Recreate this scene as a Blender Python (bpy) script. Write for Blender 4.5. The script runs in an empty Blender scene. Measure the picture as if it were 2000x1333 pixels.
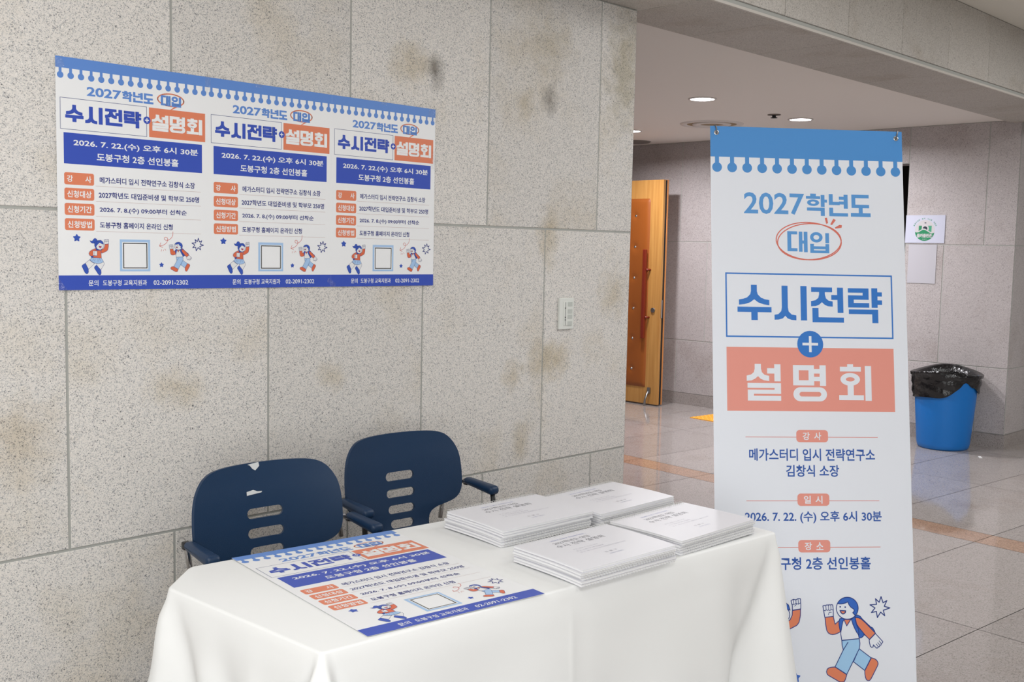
import bpy, bmesh, math, random
from mathutils import Vector, Matrix
from mathutils.geometry import tessellate_polygon, delaunay_2d_cdt
random.seed(7)
SC = bpy.context.scene
COL = SC.collection
R = math.radians
def lin(c):
    return tuple(((v/255)/12.92 if v <= 10 else ((v/255+.055)/1.055)**2.4) for v in c)

# ------------------------------------------------------------------ camera
F_PX, YAW, PITCH, ROLL, CAM_H = 2073.765, .7923, .0865, .0207, 1.3912
cd = bpy.data.cameras.new('camera'); cam = bpy.data.objects.new('camera', cd); COL.objects.link(cam)
cd.sensor_fit = 'HORIZONTAL'; cd.sensor_width = 36; cd.lens = 36*F_PX/2000; cd.clip_start = .05; cd.clip_end = 60
_f = Vector((math.sin(YAW)*math.cos(PITCH), math.cos(YAW)*math.cos(PITCH), -math.sin(PITCH)))
_r = Vector((math.cos(YAW), -math.sin(YAW), 0)); _u = _r.cross(_f)
_r2 = _r*math.cos(ROLL)+_u*math.sin(ROLL); _u2 = _u*math.cos(ROLL)-_r*math.sin(ROLL)
cam.matrix_world = Matrix(((_r2.x,_u2.x,-_f.x,0),(_r2.y,_u2.y,-_f.y,0),(_r2.z,_u2.z,-_f.z,CAM_H),(0,0,0,1)))
SC.camera = cam

# ------------------------------------------------------------------ world, lights, exposure
SC.view_settings.view_transform = 'Standard'; SC.view_settings.look = 'None'
SC.view_settings.gamma = 1; SC.view_settings.use_curve_mapping = False
SC.view_settings.exposure = 0.0
w = bpy.data.worlds.new('world'); SC.world = w; w.use_nodes = True
w.node_tree.nodes['Background'].inputs[0].default_value = (1, .98, .95, 1)
w.node_tree.nodes['Background'].inputs[1].default_value = .05
def area(name, loc, size, power, color, target=None, shape='RECTANGLE', sy=None, spread=180):
    l = bpy.data.lights.new(name, 'AREA'); l.energy = power; l.color = color; l.shape = shape
    l.size = size; l.size_y = sy or size; l.spread = R(spread)
    o = bpy.data.objects.new(name, l); COL.objects.link(o); o.location = loc
    if target is not None:
        o.rotation_euler = (Vector(target)-Vector(loc)).to_track_quat('-Z', 'Y').to_euler()
    return o
WARM = (.98, .99, 1); COOL = (.97, .96, 1)
# soft frontal fill added behind the camera and the ceiling lamps of the front hall
area('frontal_fill', (-1.3, -2.2, 1.3), 3.6, 122, (.965, .985, 1), (.5, 2.7, 1.1), sy=2.3)
for x, y, e in ((-.4, -.5, 34), (1.7, -.8, 12), (5.0, .3, 34), (6.6, .7, 40), (-.2, 1.5, 24), (3.6, 1.2, 12)):
    area('ceiling_lamp', (x, y, 2.74), .7, e, WARM)
area('ceiling_lamp', (9.6, .6, 2.74), .6, 22, WARM)

# ------------------------------------------------------------------ materials
MATS = {}
def mat(name, color, rough=.5, metal=0, spec=.5, emit=None, estr=0, trans=0, coat=0, bump=None):
    if name in MATS: return MATS[name]
    m = bpy.data.materials.new(name); m.use_nodes = True; nt = m.node_tree; b = nt.nodes['Principled BSDF']
    b.inputs['Base Color'].default_value = (*lin(color), 1); b.inputs['Roughness'].default_value = rough
    b.inputs['Metallic'].default_value = metal; b.inputs['Specular IOR Level'].default_value = spec
    b.inputs['Coat Weight'].default_value = coat
    if trans: b.inputs['Transmission Weight'].default_value = trans
    if emit: b.inputs['Emission Color'].default_value = (*lin(emit), 1); b.inputs['Emission Strength'].default_value = estr
    if bump:
        sc, st, det = bump
        tc = nt.nodes.new('ShaderNodeTexCoord'); n = nt.nodes.new('ShaderNodeTexNoise'); bp = nt.nodes.new('ShaderNodeBump')
        n.inputs['Scale'].default_value = sc; n.inputs['Detail'].default_value = det
        bp.inputs['Strength'].default_value = st; bp.inputs['Distance'].default_value = .01
        nt.links.new(tc.outputs['Object'], n.inputs['Vector']); nt.links.new(n.outputs['Fac'], bp.inputs['Height'])
        nt.links.new(bp.outputs['Normal'], b.inputs['Normal'])
    MATS[name] = m; return m
def ramp(nt, stops, interp='LINEAR'):
    r = nt.nodes.new('ShaderNodeValToRGB'); cr = r.color_ramp; cr.interpolation = interp
    while len(cr.elements) < len(stops): cr.elements.new(.5)
    for e, (p, c) in zip(cr.elements, stops):
        e.position = p; e.color = (*lin(c), 1)
    return r
def granite(name, light, mid, dark, stain, rough, grain=230., stain_amt=.5, spots=(), spec=.4, bumpst=.12, tint=.06, clump=.30):
    """speckled stone: crystal grains, a coarser mottling, soft mineral stains, per slab tone from the 'slab' attribute"""
    m = bpy.data.materials.new(name); m.use_nodes = True; nt = m.node_tree; N = nt.nodes; L = nt.links
    b = N['Principled BSDF']; b.inputs['Roughness'].default_value = rough; b.inputs['Specular IOR Level'].default_value = spec
    tc = N.new('ShaderNodeTexCoord')
    at = N.new('ShaderNodeAttribute'); at.attribute_name = 'slab'
    off = N.new('ShaderNodeVectorMath'); off.operation = 'MULTIPLY_ADD'
    L.new(at.outputs['Color'], off.inputs[0]); off.inputs[1].default_value = (37, 53, 71); L.new(tc.outputs['Object'], off.inputs[2])
    v = N.new('ShaderNodeTexVoronoi'); v.inputs['Scale'].default_value = grain; v.inputs['Randomness'].default_value = 1
    wob = N.new('ShaderNodeTexNoise'); wob.inputs['Scale'].default_value = grain*.9; wob.inputs['Detail'].default_value = 1
    wv = N.new('ShaderNodeVectorMath'); wv.operation = 'MULTIPLY_ADD'; wv.inputs[1].default_value = (.006, .006, .006)
    L.new(off.outputs[0], wob.inputs['Vector']); L.new(wob.outputs['Color'], wv.inputs[0]); L.new(off.outputs[0], wv.inputs[2])
    L.new(wv.outputs[0], v.inputs['Vector'])
    sx = N.new('ShaderNodeSeparateColor'); L.new(v.outputs['Color'], sx.inputs[0])
    cl = N.new('ShaderNodeTexNoise'); cl.inputs['Scale'].default_value = grain*.22; cl.inputs['Detail'].default_value = 2
    L.new(off.outputs[0], cl.inputs['Vector'])
    ad = N.new('ShaderNodeMath'); ad.operation = 'MULTIPLY_ADD'; ad.inputs[1].default_value = clump
    L.new(cl.outputs['Fac'], ad.inputs[0])
    s2 = N.new('ShaderNodeMath'); s2.operation = 'MULTIPLY_ADD'; s2.inputs[1].default_value = .85; s2.inputs[2].default_value = (.3-clump)*.5
    L.new(sx.outputs[0], s2.inputs[0]); L.new(s2.outputs[0], ad.inputs[2])
    rp = ramp(nt, [(.0, dark), (.17, dark), (.23, mid), (.32, mid), (.42, light), (.80, light), (1.0, tuple(min(255, c+14) for c in light))])
    L.new(ad.outputs[0], rp.inputs[0])
    # mineral stains
    st = N.new('ShaderNodeTexNoise'); st.inputs['Scale'].default_value = 3.1; st.inputs['Detail'].default_value = 4; st.inputs['Roughness'].default_value = .6
    L.new(off.outputs[0], st.inputs['Vector'])
    mr = N.new('ShaderNodeMapRange'); mr.inputs['From Min'].default_value = .52; mr.inputs['From Max'].default_value = .74
    mr.inputs['To Max'].default_value = stain_amt
    L.new(st.outputs['Fac'], mr.inputs['Value'])
    mx = N.new('ShaderNodeMix'); mx.data_type = 'RGBA'; mx.blend_type = 'MULTIPLY'
    L.new(mr.outputs[0], mx.inputs['Factor']); L.new(rp.outputs[0], mx.inputs['A']); mx.inputs['B'].default_value = (*lin(stain), 1)
    last = mx.outputs['Result']
    for (px, py, pz, rx, rz, col, amt) in spots:            # individual stains on the stone (at their own place), plus painted shade at the wall's upper end
        sub = N.new('ShaderNodeVectorMath'); sub.operation = 'SUBTRACT'; sub.inputs[1].default_value = (px, py, pz)
        L.new(tc.outputs['Object'], sub.inputs[0])
        mu = N.new('ShaderNodeVectorMath'); mu.operation = 'MULTIPLY'; mu.inputs[1].default_value = (1/rx, 1/max(rx, rz), 1/rz)
        L.new(sub.outputs[0], mu.inputs[0])
        ln = N.new('ShaderNodeVectorMath'); ln.operation = 'LENGTH'; L.new(mu.outputs[0], ln.inputs[0])
        nz = N.new('ShaderNodeTexNoise'); nz.inputs['Scale'].default_value = 22; nz.inputs['Detail'].default_value = 3
        L.new(tc.outputs['Object'], nz.inputs['Vector'])
        a2 = N.new('ShaderNodeMath'); a2.operation = 'MULTIPLY_ADD'; a2.inputs[1].default_value = 1.1
        L.new(nz.outputs['Fac'], a2.inputs[0]); L.new(ln.outputs['Value'], a2.inputs[2])
        m2 = N.new('ShaderNodeMapRange'); m2.inputs['From Min'].default_value = 1.45; m2.inputs['From Max'].default_value = .65; m2.inputs['To Max'].default_value = amt
        m2.inputs['To Min'].default_value = 0
        L.new(a2.outputs[0], m2.inputs['Value'])
        x2 = N.new('ShaderNodeMix'); x2.data_type = 'RGBA'; x2.blend_type = 'MULTIPLY'
        L.new(m2.outputs[0], x2.inputs['Factor']); L.new(last, x2.inputs['A']); x2.inputs['B'].default_value = (*lin(col), 1)
        last = x2.outputs['Result']
    # slab tone
    sh = N.new('ShaderNodeMath'); sh.operation = 'MULTIPLY_ADD'; sh.inputs[1].default_value = tint*2; sh.inputs[2].default_value = 1-tint
    sp = N.new('ShaderNodeSeparateColor'); L.new(at.outputs['Color'], sp.inputs[0]); L.new(sp.outputs[1], sh.inputs[0])
    hs = N.new('ShaderNodeHueSaturation'); L.new(sh.outputs[0], hs.inputs['Value']); L.new(last, hs.inputs['Color'])
    L.new(hs.outputs[0], b.inputs['Base Color'])
    if bumpst:
        bp = N.new('ShaderNodeBump'); bp.inputs['Strength'].default_value = bumpst; bp.inputs['Distance'].default_value = .002
        L.new(sx.outputs[0], bp.inputs['Height']); L.new(bp.outputs[0], b.inputs['Normal'])
    MATS[name] = m; return m
DW = 2.7564
G_WALL = granite('granite_wall', (220,215,209), (176,176,176), (98,99,101), (226,212,180), .62, 520, .36, spots=(
    (2.40, DW, 1.975, 0.050, 0.085, (140,138,134), 0.85), (2.97, DW, 1.955, 0.060, 0.085, (158,156,154), 0.85),
    (2.30, DW, 1.99, 0.135, 0.121, (205,188,146), 0.43), (2.97, DW, 2.16, 0.176, 0.162, (200,186,148), 0.46),
    (3.42, DW, 2.12, 0.176, 0.351, (176,166,126), 0.53), (2.84, DW, 1.93, 0.068, 0.081, (205,190,150), 0.43),  # large first spot: shade near the beam, painted into the stone colour
    (2.98, DW, 1.44, 0.081, 0.149, (206,190,150), 0.50), (2.99, DW, .97, 0.176, 0.108, (205,188,146), 0.50), (2.8, DW, .92, 0.081, 0.081, (212,196,160), 0.43),
    (2.85, DW, .66, 0.068, 0.135, (196,180,142), 0.43), (1.45, DW, .98, 0.135, 0.081, (214,198,160), 0.43), (1.62, DW, .57, 0.108, 0.095, (206,188,148), 0.43),
    (1.03, DW, .88, 0.149, 0.149, (206,188,152), 0.43), (3.38, DW, 1.22, 0.135, 0.135, (206,190,152), 0.43), (1.98, DW, .98, 0.081, 0.068, (212,196,158), 0.37)))
G_LOBBY = granite('granite_lobby', (176,169,168), (162,155,154), (136,130,129), (214,204,196), .55, 260, .4, tint=.04, clump=.14)
G_BEAM = granite('granite_beam', (190,185,178), (170,165,159), (140,136,131), (202,186,166), .6, 330, .4, tint=.05, clump=.14)
G_FLOOR = granite('granite_floor', (162,155,151), (146,139,135), (120,114,110), (214,200,190), .07, 290, .4, spec=.75, bumpst=0, clump=.16, tint=.05)
G_BAND = granite('granite_orange_band', (172,142,122), (148,120,102), (104,84,72), (214,190,170), .07, 290, .4, spec=.75, bumpst=0, clump=.16, tint=.04)
DSEAL = mat('dark_joint', (104,102,96), .7)
SEAL = mat('joint_sealant', (166,167,162), .6)
GROUT = mat('floor_grout', (62,56,50), .8)
PLASTER = mat('ceiling_plaster', (238,232,226), .8, bump=(3, .05, 2))
PAINT = mat('hall_ceiling_paint', (226,222,212), .8)
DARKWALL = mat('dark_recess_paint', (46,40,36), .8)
NAVY = mat('navy_plastic', (14,48,81), .42, spec=.5, bump=(420, .06, 2))
CHROME = mat('chrome_steel', (205,205,205), .18, metal=1)
BLACKM = mat('black_metal', (22,22,24), .4, spec=.5)
PAPER = mat('poster_paper', (232,232,231), .38, spec=.4)
SHEETW = mat('plain_paper', (226,226,234), .6)
BOOKP = mat('notebook_paper', (236,236,236), .55)
BOOKC = mat('notebook_cover', (228,228,233), .42, spec=.5)
WIRE = mat('white_coil_wire', (214,214,212), .3, spec=.6)
TAPE = mat('torn_tape', (214,216,216), .4)
RUBBER = mat('black_rubber', (20,20,20), .7)

# ------------------------------------------------------------------ mesh helpers
def mesh_obj(name, verts, faces, mats, parent=None, mi=None, smooth=False):
    me = bpy.data.meshes.new(name); me.from_pydata([tuple(v) for v in verts], [], faces)
    for m in (mats if isinstance(mats, (list, tuple)) else [mats]): me.materials.append(m)
    if mi: me.polygons.foreach_set('material_index', mi)
    if smooth: me.polygons.foreach_set('use_smooth', [True]*len(me.polygons))
    me.update()
    o = bpy.data.objects.new(name, me); COL.objects.link(o)
    if parent: o.parent = parent
    return o
def bm_obj(name, bm, mats, parent=None, smooth=False, normals=True):
    if normals: bmesh.ops.recalc_face_normals(bm, faces=bm.faces)
    me = bpy.data.meshes.new(name); bm.to_mesh(me); bm.free()
    for m in (mats if isinstance(mats, (list, tuple)) else [mats]): me.materials.append(m)
    if smooth: me.polygons.foreach_set('use_smooth', [True]*len(me.polygons))
    o = bpy.data.objects.new(name, me); COL.objects.link(o)
    if parent: o.parent = parent
    return o
def box(bm, lo, hi, bevel=0, mi=0, M=None):
    x0,y0,z0 = lo; x1,y1,z1 = hi
    vs = [bm.verts.new(p) for p in ((x0,y0,z0),(x1,y0,z0),(x1,y1,z0),(x0,y1,z0),(x0,y0,z1),(x1,y0,z1),(x1,y1,z1),(x0,y1,z1))]
    fs = [bm.faces.new([vs[i] for i in q]) for q in ((0,3,2,1),(4,5,6,7),(0,1,5,4),(1,2,6,5),(2,3,7,6),(3,0,4,7))]
    for f in fs: f.material_index = mi
    if bevel:
        r = bmesh.ops.bevel(bm, geom=list({e for f in fs for e in f.edges}), offset=bevel, segments=2, affect='EDGES', profile=.5)
        vs = list({v for f in r['faces'] for v in f.verts} | {v for v in vs if v.is_valid})
    if M is not None: bmesh.ops.transform(bm, matrix=M, verts=[v for v in vs if v.is_valid])
def tube(bm, pts, rad, seg=10, cap=True, mi=0, smooth=True):
    pts = [Vector(p) for p in pts]; rings = []
    prev = None
    for i, p in enumerate(pts):
        t = (pts[min(i+1, len(pts)-1)]-pts[max(i-1, 0)]).normalized()
        if prev is None: a = t.orthogonal().normalized()
        else: a = (prev-t*prev.dot(t)).normalized()
        prev = a; b = t.cross(a)
        r = rad[i] if isinstance(rad, (list, tuple)) else rad
        rings.append([bm.verts.new(p+(a*math.cos(k*2*math.pi/seg)+b*math.sin(k*2*math.pi/seg))*r) for k in range(seg)])
    for A, B in zip(rings, rings[1:]):
        for k in range(seg):
            f = bm.faces.new((A[k], A[(k+1) % seg], B[(k+1) % seg], B[k])); f.material_index = mi; f.smooth = smooth
    if cap:
        bm.faces.new(rings[0][::-1]).material_index = mi; bm.faces.new(rings[-1]).material_index = mi
def lathe(bm, prof, seg=40, mi=0, center=(0,0,0), smooth=True):
    rings = []
    for r, z in prof:
        rings.append([bm.verts.new((center[0]+r*math.cos(k*2*math.pi/seg), center[1]+r*math.sin(k*2*math.pi/seg), center[2]+z)) for k in range(seg)])
    for A, B in zip(rings, rings[1:]):
        for k in range(seg):
            f = bm.faces.new((A[k], A[(k+1) % seg], B[(k+1) % seg], B[k])); f.material_index = mi; f.smooth = smooth
    return rings
def thing(name, label, cat, loc=(0,0,0), rot=(0,0,0), group=None):
    o = bpy.data.objects.new(name, None); COL.objects.link(o); o.empty_display_size = .1
    o.location = loc; o.rotation_euler = rot; tag(o, label, cat, group); return o
def tag(o, label, cat, group=None):
    o['label'] = label; o['category'] = cat
    if group: o['group'] = group
    return o
def struct(o): o['kind'] = 'structure'; return o
def dup(root, loc, rot, label, group=None):
    c = root.copy(); COL.objects.link(c); c.location = loc; c.rotation_euler = rot; c['label'] = label
    if group: c['group'] = group
    for ch in root.children:
        d = ch.copy(); COL.objects.link(d); d.parent = c
        for g in ch.children:
            e = g.copy(); COL.objects.link(e); e.parent = d
    return c
def slab_attr(o, vals):
    a = o.data.attributes.new('slab', 'FLOAT_COLOR', 'FACE')
    a.data.foreach_set('color', [x for v in vals for x in (*v, 1)])

# ------------------------------------------------------------------ stone cladding
def cladding(name, rows, place, mats, joint=.007, depth=.003, cham=.0015, back=.05):
    """rows: (z0, z1, [joint positions from start to end]); place(u, d, z) -> point, d = depth out of the wall"""
    V = []; Fc = []; MI = []; SL = []
    def quad(p, mi, s):
        i = len(V); V.extend(p); Fc.append((i,i+1,i+2,i+3)); MI.append(mi); SL.append(s)
    for z0, z1, us in rows:
        quad([place(us[0],0,z0), place(us[-1],0,z0), place(us[-1],0,z1), place(us[0],0,z1)], 1, (0,.5,0))
        for a, b in zip(us, us[1:]):
            h = joint/2; s = (random.random(), random.random(), random.random())
            A = [(a+h,z0+h),(b-h,z0+h),(b-h,z1-h),(a+h,z1-h)]
            B = [(a+h+cham,z0+h+cham),(b-h-cham,z0+h+cham),(b-h-cham,z1-h-cham),(a+h+cham,z1-h-cham)]
            quad([place(u,depth,z) for u,z in B], 0, s)
            for k in range(4):
                j = (k+1) % 4
                quad([place(*(A[k][0],0,A[k][1])), place(*(A[j][0],0,A[j][1])), place(*(B[j][0],depth,B[j][1])), place(*(B[k][0],depth,B[k][1]))], 0, s)
    o = mesh_obj(name, V, Fc, mats, mi=MI); slab_attr(o, SL); return o
Z1, Z2, ZS, ZC = .572, 1.469, 2.368, 2.388
XE = 3.483          # free end of the granite wall
ur = sorted([-3.0] + [3.262-.606*k for k in range(0, 11) if 3.262-.606*k > -2.9] + [XE])
um = sorted([-3.0] + [2.964-.606*k for k in range(0, 10) if 2.964-.606*k > -2.9] + [XE])
wl = cladding('wall_left', [(0, Z1, ur), (Z1, Z2, um), (Z2, ZS, ur)], lambda u, d, z: (u, DW-d+.003, z), [G_WALL, SEAL])
struct(wl)
bm = bmesh.new(); box(bm, (-3, DW+.0035, 0), (XE, DW+.16, ZS)); struct(bm_obj('wall_left_core', bm, [G_WALL]))
# beam over the passage
bx = [4.06+.5555*k for k in range(-12, 15)]
BY0, BY1, XL, XR = 2.426, 2.909, -3.0, 11.9
us = [XL]+[b for b in bx if XL+.05 < b < XR-.05]+[XR]
bf = struct(cladding('beam_face', [(ZS+.028, 2.77, us)], lambda u, d, z: (u, BY0-d, z), [G_BEAM, DSEAL], joint=.005))
us2 = [XL]+[b-.565 for b in bx if XL+.05 < b-.565 < XR-.05]+[XR]
def soff(u, d, z): return (u, z, ZS-d+.003)
so = struct(cladding('beam_soffit', [(BY0+.012, BY1-.004, us2)], soff, [G_BEAM, DSEAL], joint=.004, depth=.002))
bm = bmesh.new(); box(bm, (XL, BY0+.001, ZS+.0035), (XR, BY1, 2.9)); struct(bm_obj('beam_core', bm, [SEAL]))
bm = bmesh.new(); box(bm, (XL, BY0-.002, ZS+.001), (XR, BY0+.012, ZS+.012)); struct(bm_obj('trim_1', bm, [mat('pale_edge_trim', (196,190,182), .5)]))
# lobby back wall with its doorway
XB = 8.009
OY0, OY1, OZ = 3.645, 4.56, 2.11
YR, YL = 2.826, 7.4
def pb(u, d, z): return (XB-d+.003, u, z)
rt = [YR, 3.05, OY0]; rm = [YR, 3.343, OY0]
lt = [OY1]+[5.77-.6*k for k in (2, 1, 0, -1, -2)]+[YL]; lt = [u for u in lt if u >= OY1]
lm = [OY1]+[5.47-.6*k for k in (1, 0, -1, -2)]+[6.97, YL]; lm = [u for u in sorted(set(lm)) if u >= OY1]
BB = .105
b1 = struct(cladding('wall_back', [(BB, Z1+.02, rt), (Z1+.02, Z2+.02, rm), (Z2+.02, ZC, rt)], pb, [G_LOBBY, SEAL], joint=.006))
b2 = struct(cladding('wall_back', [(BB, Z1+.02, lt), (Z1+.02, Z2+.02, lm), (Z2+.02, ZC, lt)], pb, [G_LOBBY, SEAL], joint=.006))
b3 = struct(cladding('wall_back', [(OZ, ZC, [OY0, 4.1, OY1])], pb, [G_LOBBY, SEAL], joint=.006))
bm = bmesh.new()
box(bm, (XB+.0035, YR+.004, 0), (XB+.2, OY0, 2.6)); box(bm, (XB+.0035, OY1, 0), (XB+.2, YL, 2.6)); box(bm, (XB+.0035, OY0, OZ), (XB+.2, OY1, 2.6))
struct(bm_obj('wall_back_core', bm, [G_LOBBY]))
bm = bmesh.new()
box(bm, (XB-.004, YR-.004, 0), (XB+.012, OY0, BB-.0015)); box(bm, (XB-.004, OY1, 0), (XB+.01, YL, BB-.0015))
bs = struct(bm_obj('baseboard_back', bm, [granite('granite_base', (160,152,148), (146,138,134), (120,113,110), (210,200,190), .5, 260, .3)]))
# dark room behind the doorway
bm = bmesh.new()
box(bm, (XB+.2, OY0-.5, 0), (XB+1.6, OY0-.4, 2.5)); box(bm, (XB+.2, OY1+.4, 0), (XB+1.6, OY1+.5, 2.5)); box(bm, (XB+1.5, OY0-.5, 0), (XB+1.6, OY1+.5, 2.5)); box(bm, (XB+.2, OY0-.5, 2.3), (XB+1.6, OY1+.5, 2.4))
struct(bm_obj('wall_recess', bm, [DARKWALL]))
# return wall to the right of the corner
rr = [XB, 8.36, 8.96, 9.56, 10.16, 10.76, 11.36, 11.9]
b4 = struct(cladding('wall_right', [(BB, Z1+.02, rr), (Z1+.02, Z2+.02, rr), (Z2+.02, ZS, rr)], lambda u, d, z: (u, YR-d+.003, z), [G_LOBBY, SEAL], joint=.006))
bm = bmesh.new(); box(bm, (XB+.0035, YR+.004, 0), (11.9, YR+.2, ZS)); box(bm, (XB+.012, YR-.004, 0), (11.9, YR+.01, BB-.0015)); struct(bm_obj('wall_right_core', bm, [MATS['granite_base']]))
# rest of the shell: lobby ends, hall behind the photographer
bm = bmesh.new(); box(bm, (XE-1.2, 7.4, 0), (XB+.2, 7.5, 2.6)); box(bm, (XE-1.3, DW+.16, 0), (XE-1.2, 7.5, 2.6)); struct(bm_obj('wall_lobby', bm, [G_LOBBY]))
bm = bmesh.new(); box(bm, (-3.1, -2.6, 0), (12, -2.5, 2.9)); box(bm, (-3.1, -2.5, 0), (-3, 2.76, 2.9)); box(bm, (11.9, -2.5, 0), (12, 2.83, 2.9)); struct(bm_obj('wall_hall', bm, [mat('hall_wall_paint', (206,205,202), .7)]))
bm = bmesh.new(); box(bm, (XE-1.3, BY1-.003, ZC), (XB+.2, 7.5, ZC+.08)); struct(bm_obj('ceiling', bm, [PLASTER]))
bm = bmesh.new(); box(bm, (-3.1, -2.6, 2.77), (12, BY0+.01, 2.85)); struct(bm_obj('ceiling_hall', bm, [PAINT]))

# ------------------------------------------------------------------ floor: polished slabs laid slightly askew to the wall
TA = -.0839; tc_, ts_ = math.cos(TA), math.sin(TA)
def tw(xp, yp, z=0): return (xp*tc_-yp*ts_, xp*ts_+yp*tc_, z)      # tile frame to room
V = []; Fc = []; MI = []; SL = []
xs = [-5.72,-4.52,-3.32,-2.12,-.92,.28,1.48,2.68,3.88,5.08]
cols = list(zip(xs, xs[1:]))+[(5.08,5.279)]+[(5.279,6.41),(6.41,7.54),(7.54,8.67),(8.67,9.8),(9.8,10.93),(10.93,12.1),(12.1,13.3)]
ys = [1.7996+.6*k for k in range(-12, 12)]
for a, b in cols:
    for c, d in zip(ys, ys[1:]):
        h = .0017; i = len(V); V.extend([tw(a+h,c+h), tw(b-h,c+h), tw(b-h,d-h), tw(a+h,d-h)]); Fc.append((i,i+1,i+2,i+3))
        MI.append(1 if a == 5.08 else 0); SL.append((random.random(), random.random(), random.random()))
i = len(V); V.extend([tw(-5.8,-5.6,-.002), tw(13.4,-5.6,-.002), tw(13.4,8.6,-.002), tw(-5.8,8.6,-.002)]); Fc.append((i,i+1,i+2,i+3)); MI.append(2); SL.append((0,.5,0))
fl = struct(mesh_obj('floor', V, Fc, [G_FLOOR, G_BAND, GROUT], mi=MI)); slab_attr(fl, SL)

# ------------------------------------------------------------------ flat printed artwork (millimetres, y down)
LAYER = .00016
class Art:
    def __init__(s): s.P = {}
    def add(s, part, layer, m, verts, faces):
        q = s.P.setdefault(part, []); q.append((layer+(len(q) % 6)*.07, m, verts, faces))       # prints lie a hair apart, never coincident
    def poly(s, part, layer, m, pts, holes=()):
        loops = [[Vector((x, y, 0)) for x, y in lp] for lp in [pts, *holes]]
        flat = [(v.x, v.y) for lp in loops for v in lp]
        s.add(part, layer, m, flat, [tuple(t) for t in tessellate_polygon(loops)])
    def rect(s, part, layer, m, x0, y0, x1, y1): s.poly(part, layer, m, [(x0,y0),(x1,y0),(x1,y1),(x0,y1)])
    def frame(s, part, layer, m, x0, y0, x1, y1, t):
        s.rect(part, layer, m, x0,y0,x1,y0+t); s.rect(part, layer, m, x0,y1-t,x1,y1)
        s.rect(part, layer, m, x0,y0+t,x0+t,y1-t); s.rect(part, layer, m, x1-t,y0+t,x1,y1-t)
    def circle(s, part, layer, m, cx, cy, r, ry=None, n=32):
        s.poly(part, layer, m, [(cx+r*math.cos(2*math.pi*k/n), cy+(ry or r)*math.sin(2*math.pi*k/n)) for k in range(n)])
    def rrect(s, part, layer, m, x0, y0, x1, y1, r): s.poly(part, layer, m, rrect(x0,y0,x1,y1,r))
    def stroke(s, part, layer, m, pts, wd, closed=False):
        if closed: pts = list(pts)+[pts[0]]
        for (ax, ay), (bx_, by) in zip(pts, pts[1:]):
            dx, dy = bx_-ax, by-ay; l = math.hypot(dx, dy)
            if l < 1e-6: continue
            nx, ny = -dy/l*wd/2, dx/l*wd/2
            s.add(part, layer, m, [(ax+nx,ay+ny),(bx_+nx,by+ny),(bx_-nx,by-ny),(ax-nx,ay-ny)], [(0,1,2,3)])
        for p in pts: s.circle(part, layer, m, p[0], p[1], wd/2, n=8)
    def glyph(s, part, layer, m, g, L, T, Rr, B, fat=0):
        polys = GLY[g]; px = [p for pl in polys for lp in pl for p in lp]
        x0, x1 = min(p[0] for p in px), max(p[0] for p in px); y0, y1 = min(p[1] for p in px), max(p[1] for p in px)
        L += fat; T += fat; Rr -= fat; B -= fat
        f = lambda p: (L+(p[0]-x0)/(x1-x0)*(Rr-L), T+(p[1]-y0)/(y1-y0)*(B-T))
        for pl in polys:
            loops = [[f(p) for p in lp] for lp in pl]
            s.poly(part, layer, m, loops[0], loops[1:])
            if fat:
                for lp in loops: s.stroke(part, layer, m, lp, fat*2, True)
    def text(s, part, layer, m, body, L, T, Rr, B, fat=.012, rot=None):
        V, Fc = glyph_mesh(body, fat)
        x0, x1 = min(v[0] for v in V), max(v[0] for v in V); y0, y1 = min(v[1] for v in V), max(v[1] for v in V)
        s.add(part, layer, m, [(L+(x-x0)/(x1-x0)*(Rr-L), B-(y-y0)/(y1-y0)*(B-T)) for x, y in V], Fc)
    def build(s, root, mats, order):
        for part in order:
            V = []; Fc = []; MI = []; used = []
            for layer, m, vs, fs in s.P[part]:
                if m not in used: used.append(m)
                i = len(V); V.extend([(x/1000, -layer*LAYER, -y/1000) for x, y in vs])
                for f in fs:
                    sh = sum(vs[a][0]*vs[b][1]-vs[b][0]*vs[a][1] for a, b in zip(f, f[1:]+f[:1]))
                    Fc.append(tuple(k+i for k in (f if sh < 0 else f[::-1]))); MI.append(used.index(m))
            mesh_obj(part, V, Fc, [mats[m] for m in used], root, mi=MI)
def rrect(x0, y0, x1, y1, r, n=5):
    o = []
    for cx, cy, a in ((x1-r,y0+r,-90),(x1-r,y1-r,0),(x0+r,y1-r,90),(x0+r,y0+r,180)):
        for k in range(n+1):
            t = R(a+90*k/n); o.append((cx+r*math.cos(t), cy+r*math.sin(t)))
    return o
_gm = {}
def glyph_mesh(body, fat):
    if (body, fat) in _gm: return _gm[(body, fat)]
    c = bpy.data.curves.new('t', 'FONT'); c.body = body; c.resolution_u = 3; c.offset = fat
    o = bpy.data.objects.new('t', c); COL.objects.link(o); bpy.context.view_layer.update()
    me = bpy.data.meshes.new_from_object(o.evaluated_get(bpy.context.evaluated_depsgraph_get()))
    r = ([(v.co.x, v.co.y) for v in me.vertices], [tuple(p.vertices) for p in me.polygons])
    bpy.data.objects.remove(o); bpy.data.curves.remove(c); bpy.data.meshes.remove(me)
    _gm[(body, fat)] = r; return r
def plus(x, y, r, t): return [(x-t,y-r),(x+t,y-r),(x+t,y-t),(x+r,y-t),(x+r,y+t),(x+t,y+t),(x+t,y+r),(x-t,y+r),(x-t,y+t),(x-r,y+t),(x-r,y-t),(x-t,y-t)]
def RC(x0, y0, x1, y1): return [(x0,y0),(x1,y0),(x1,y1),(x0,y1)]
def EL(cx, cy, rx, ry, n=28): return [(cx+rx*math.cos(2*math.pi*k/n), cy+ry*math.sin(2*math.pi*k/n)) for k in range(n)]
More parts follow.
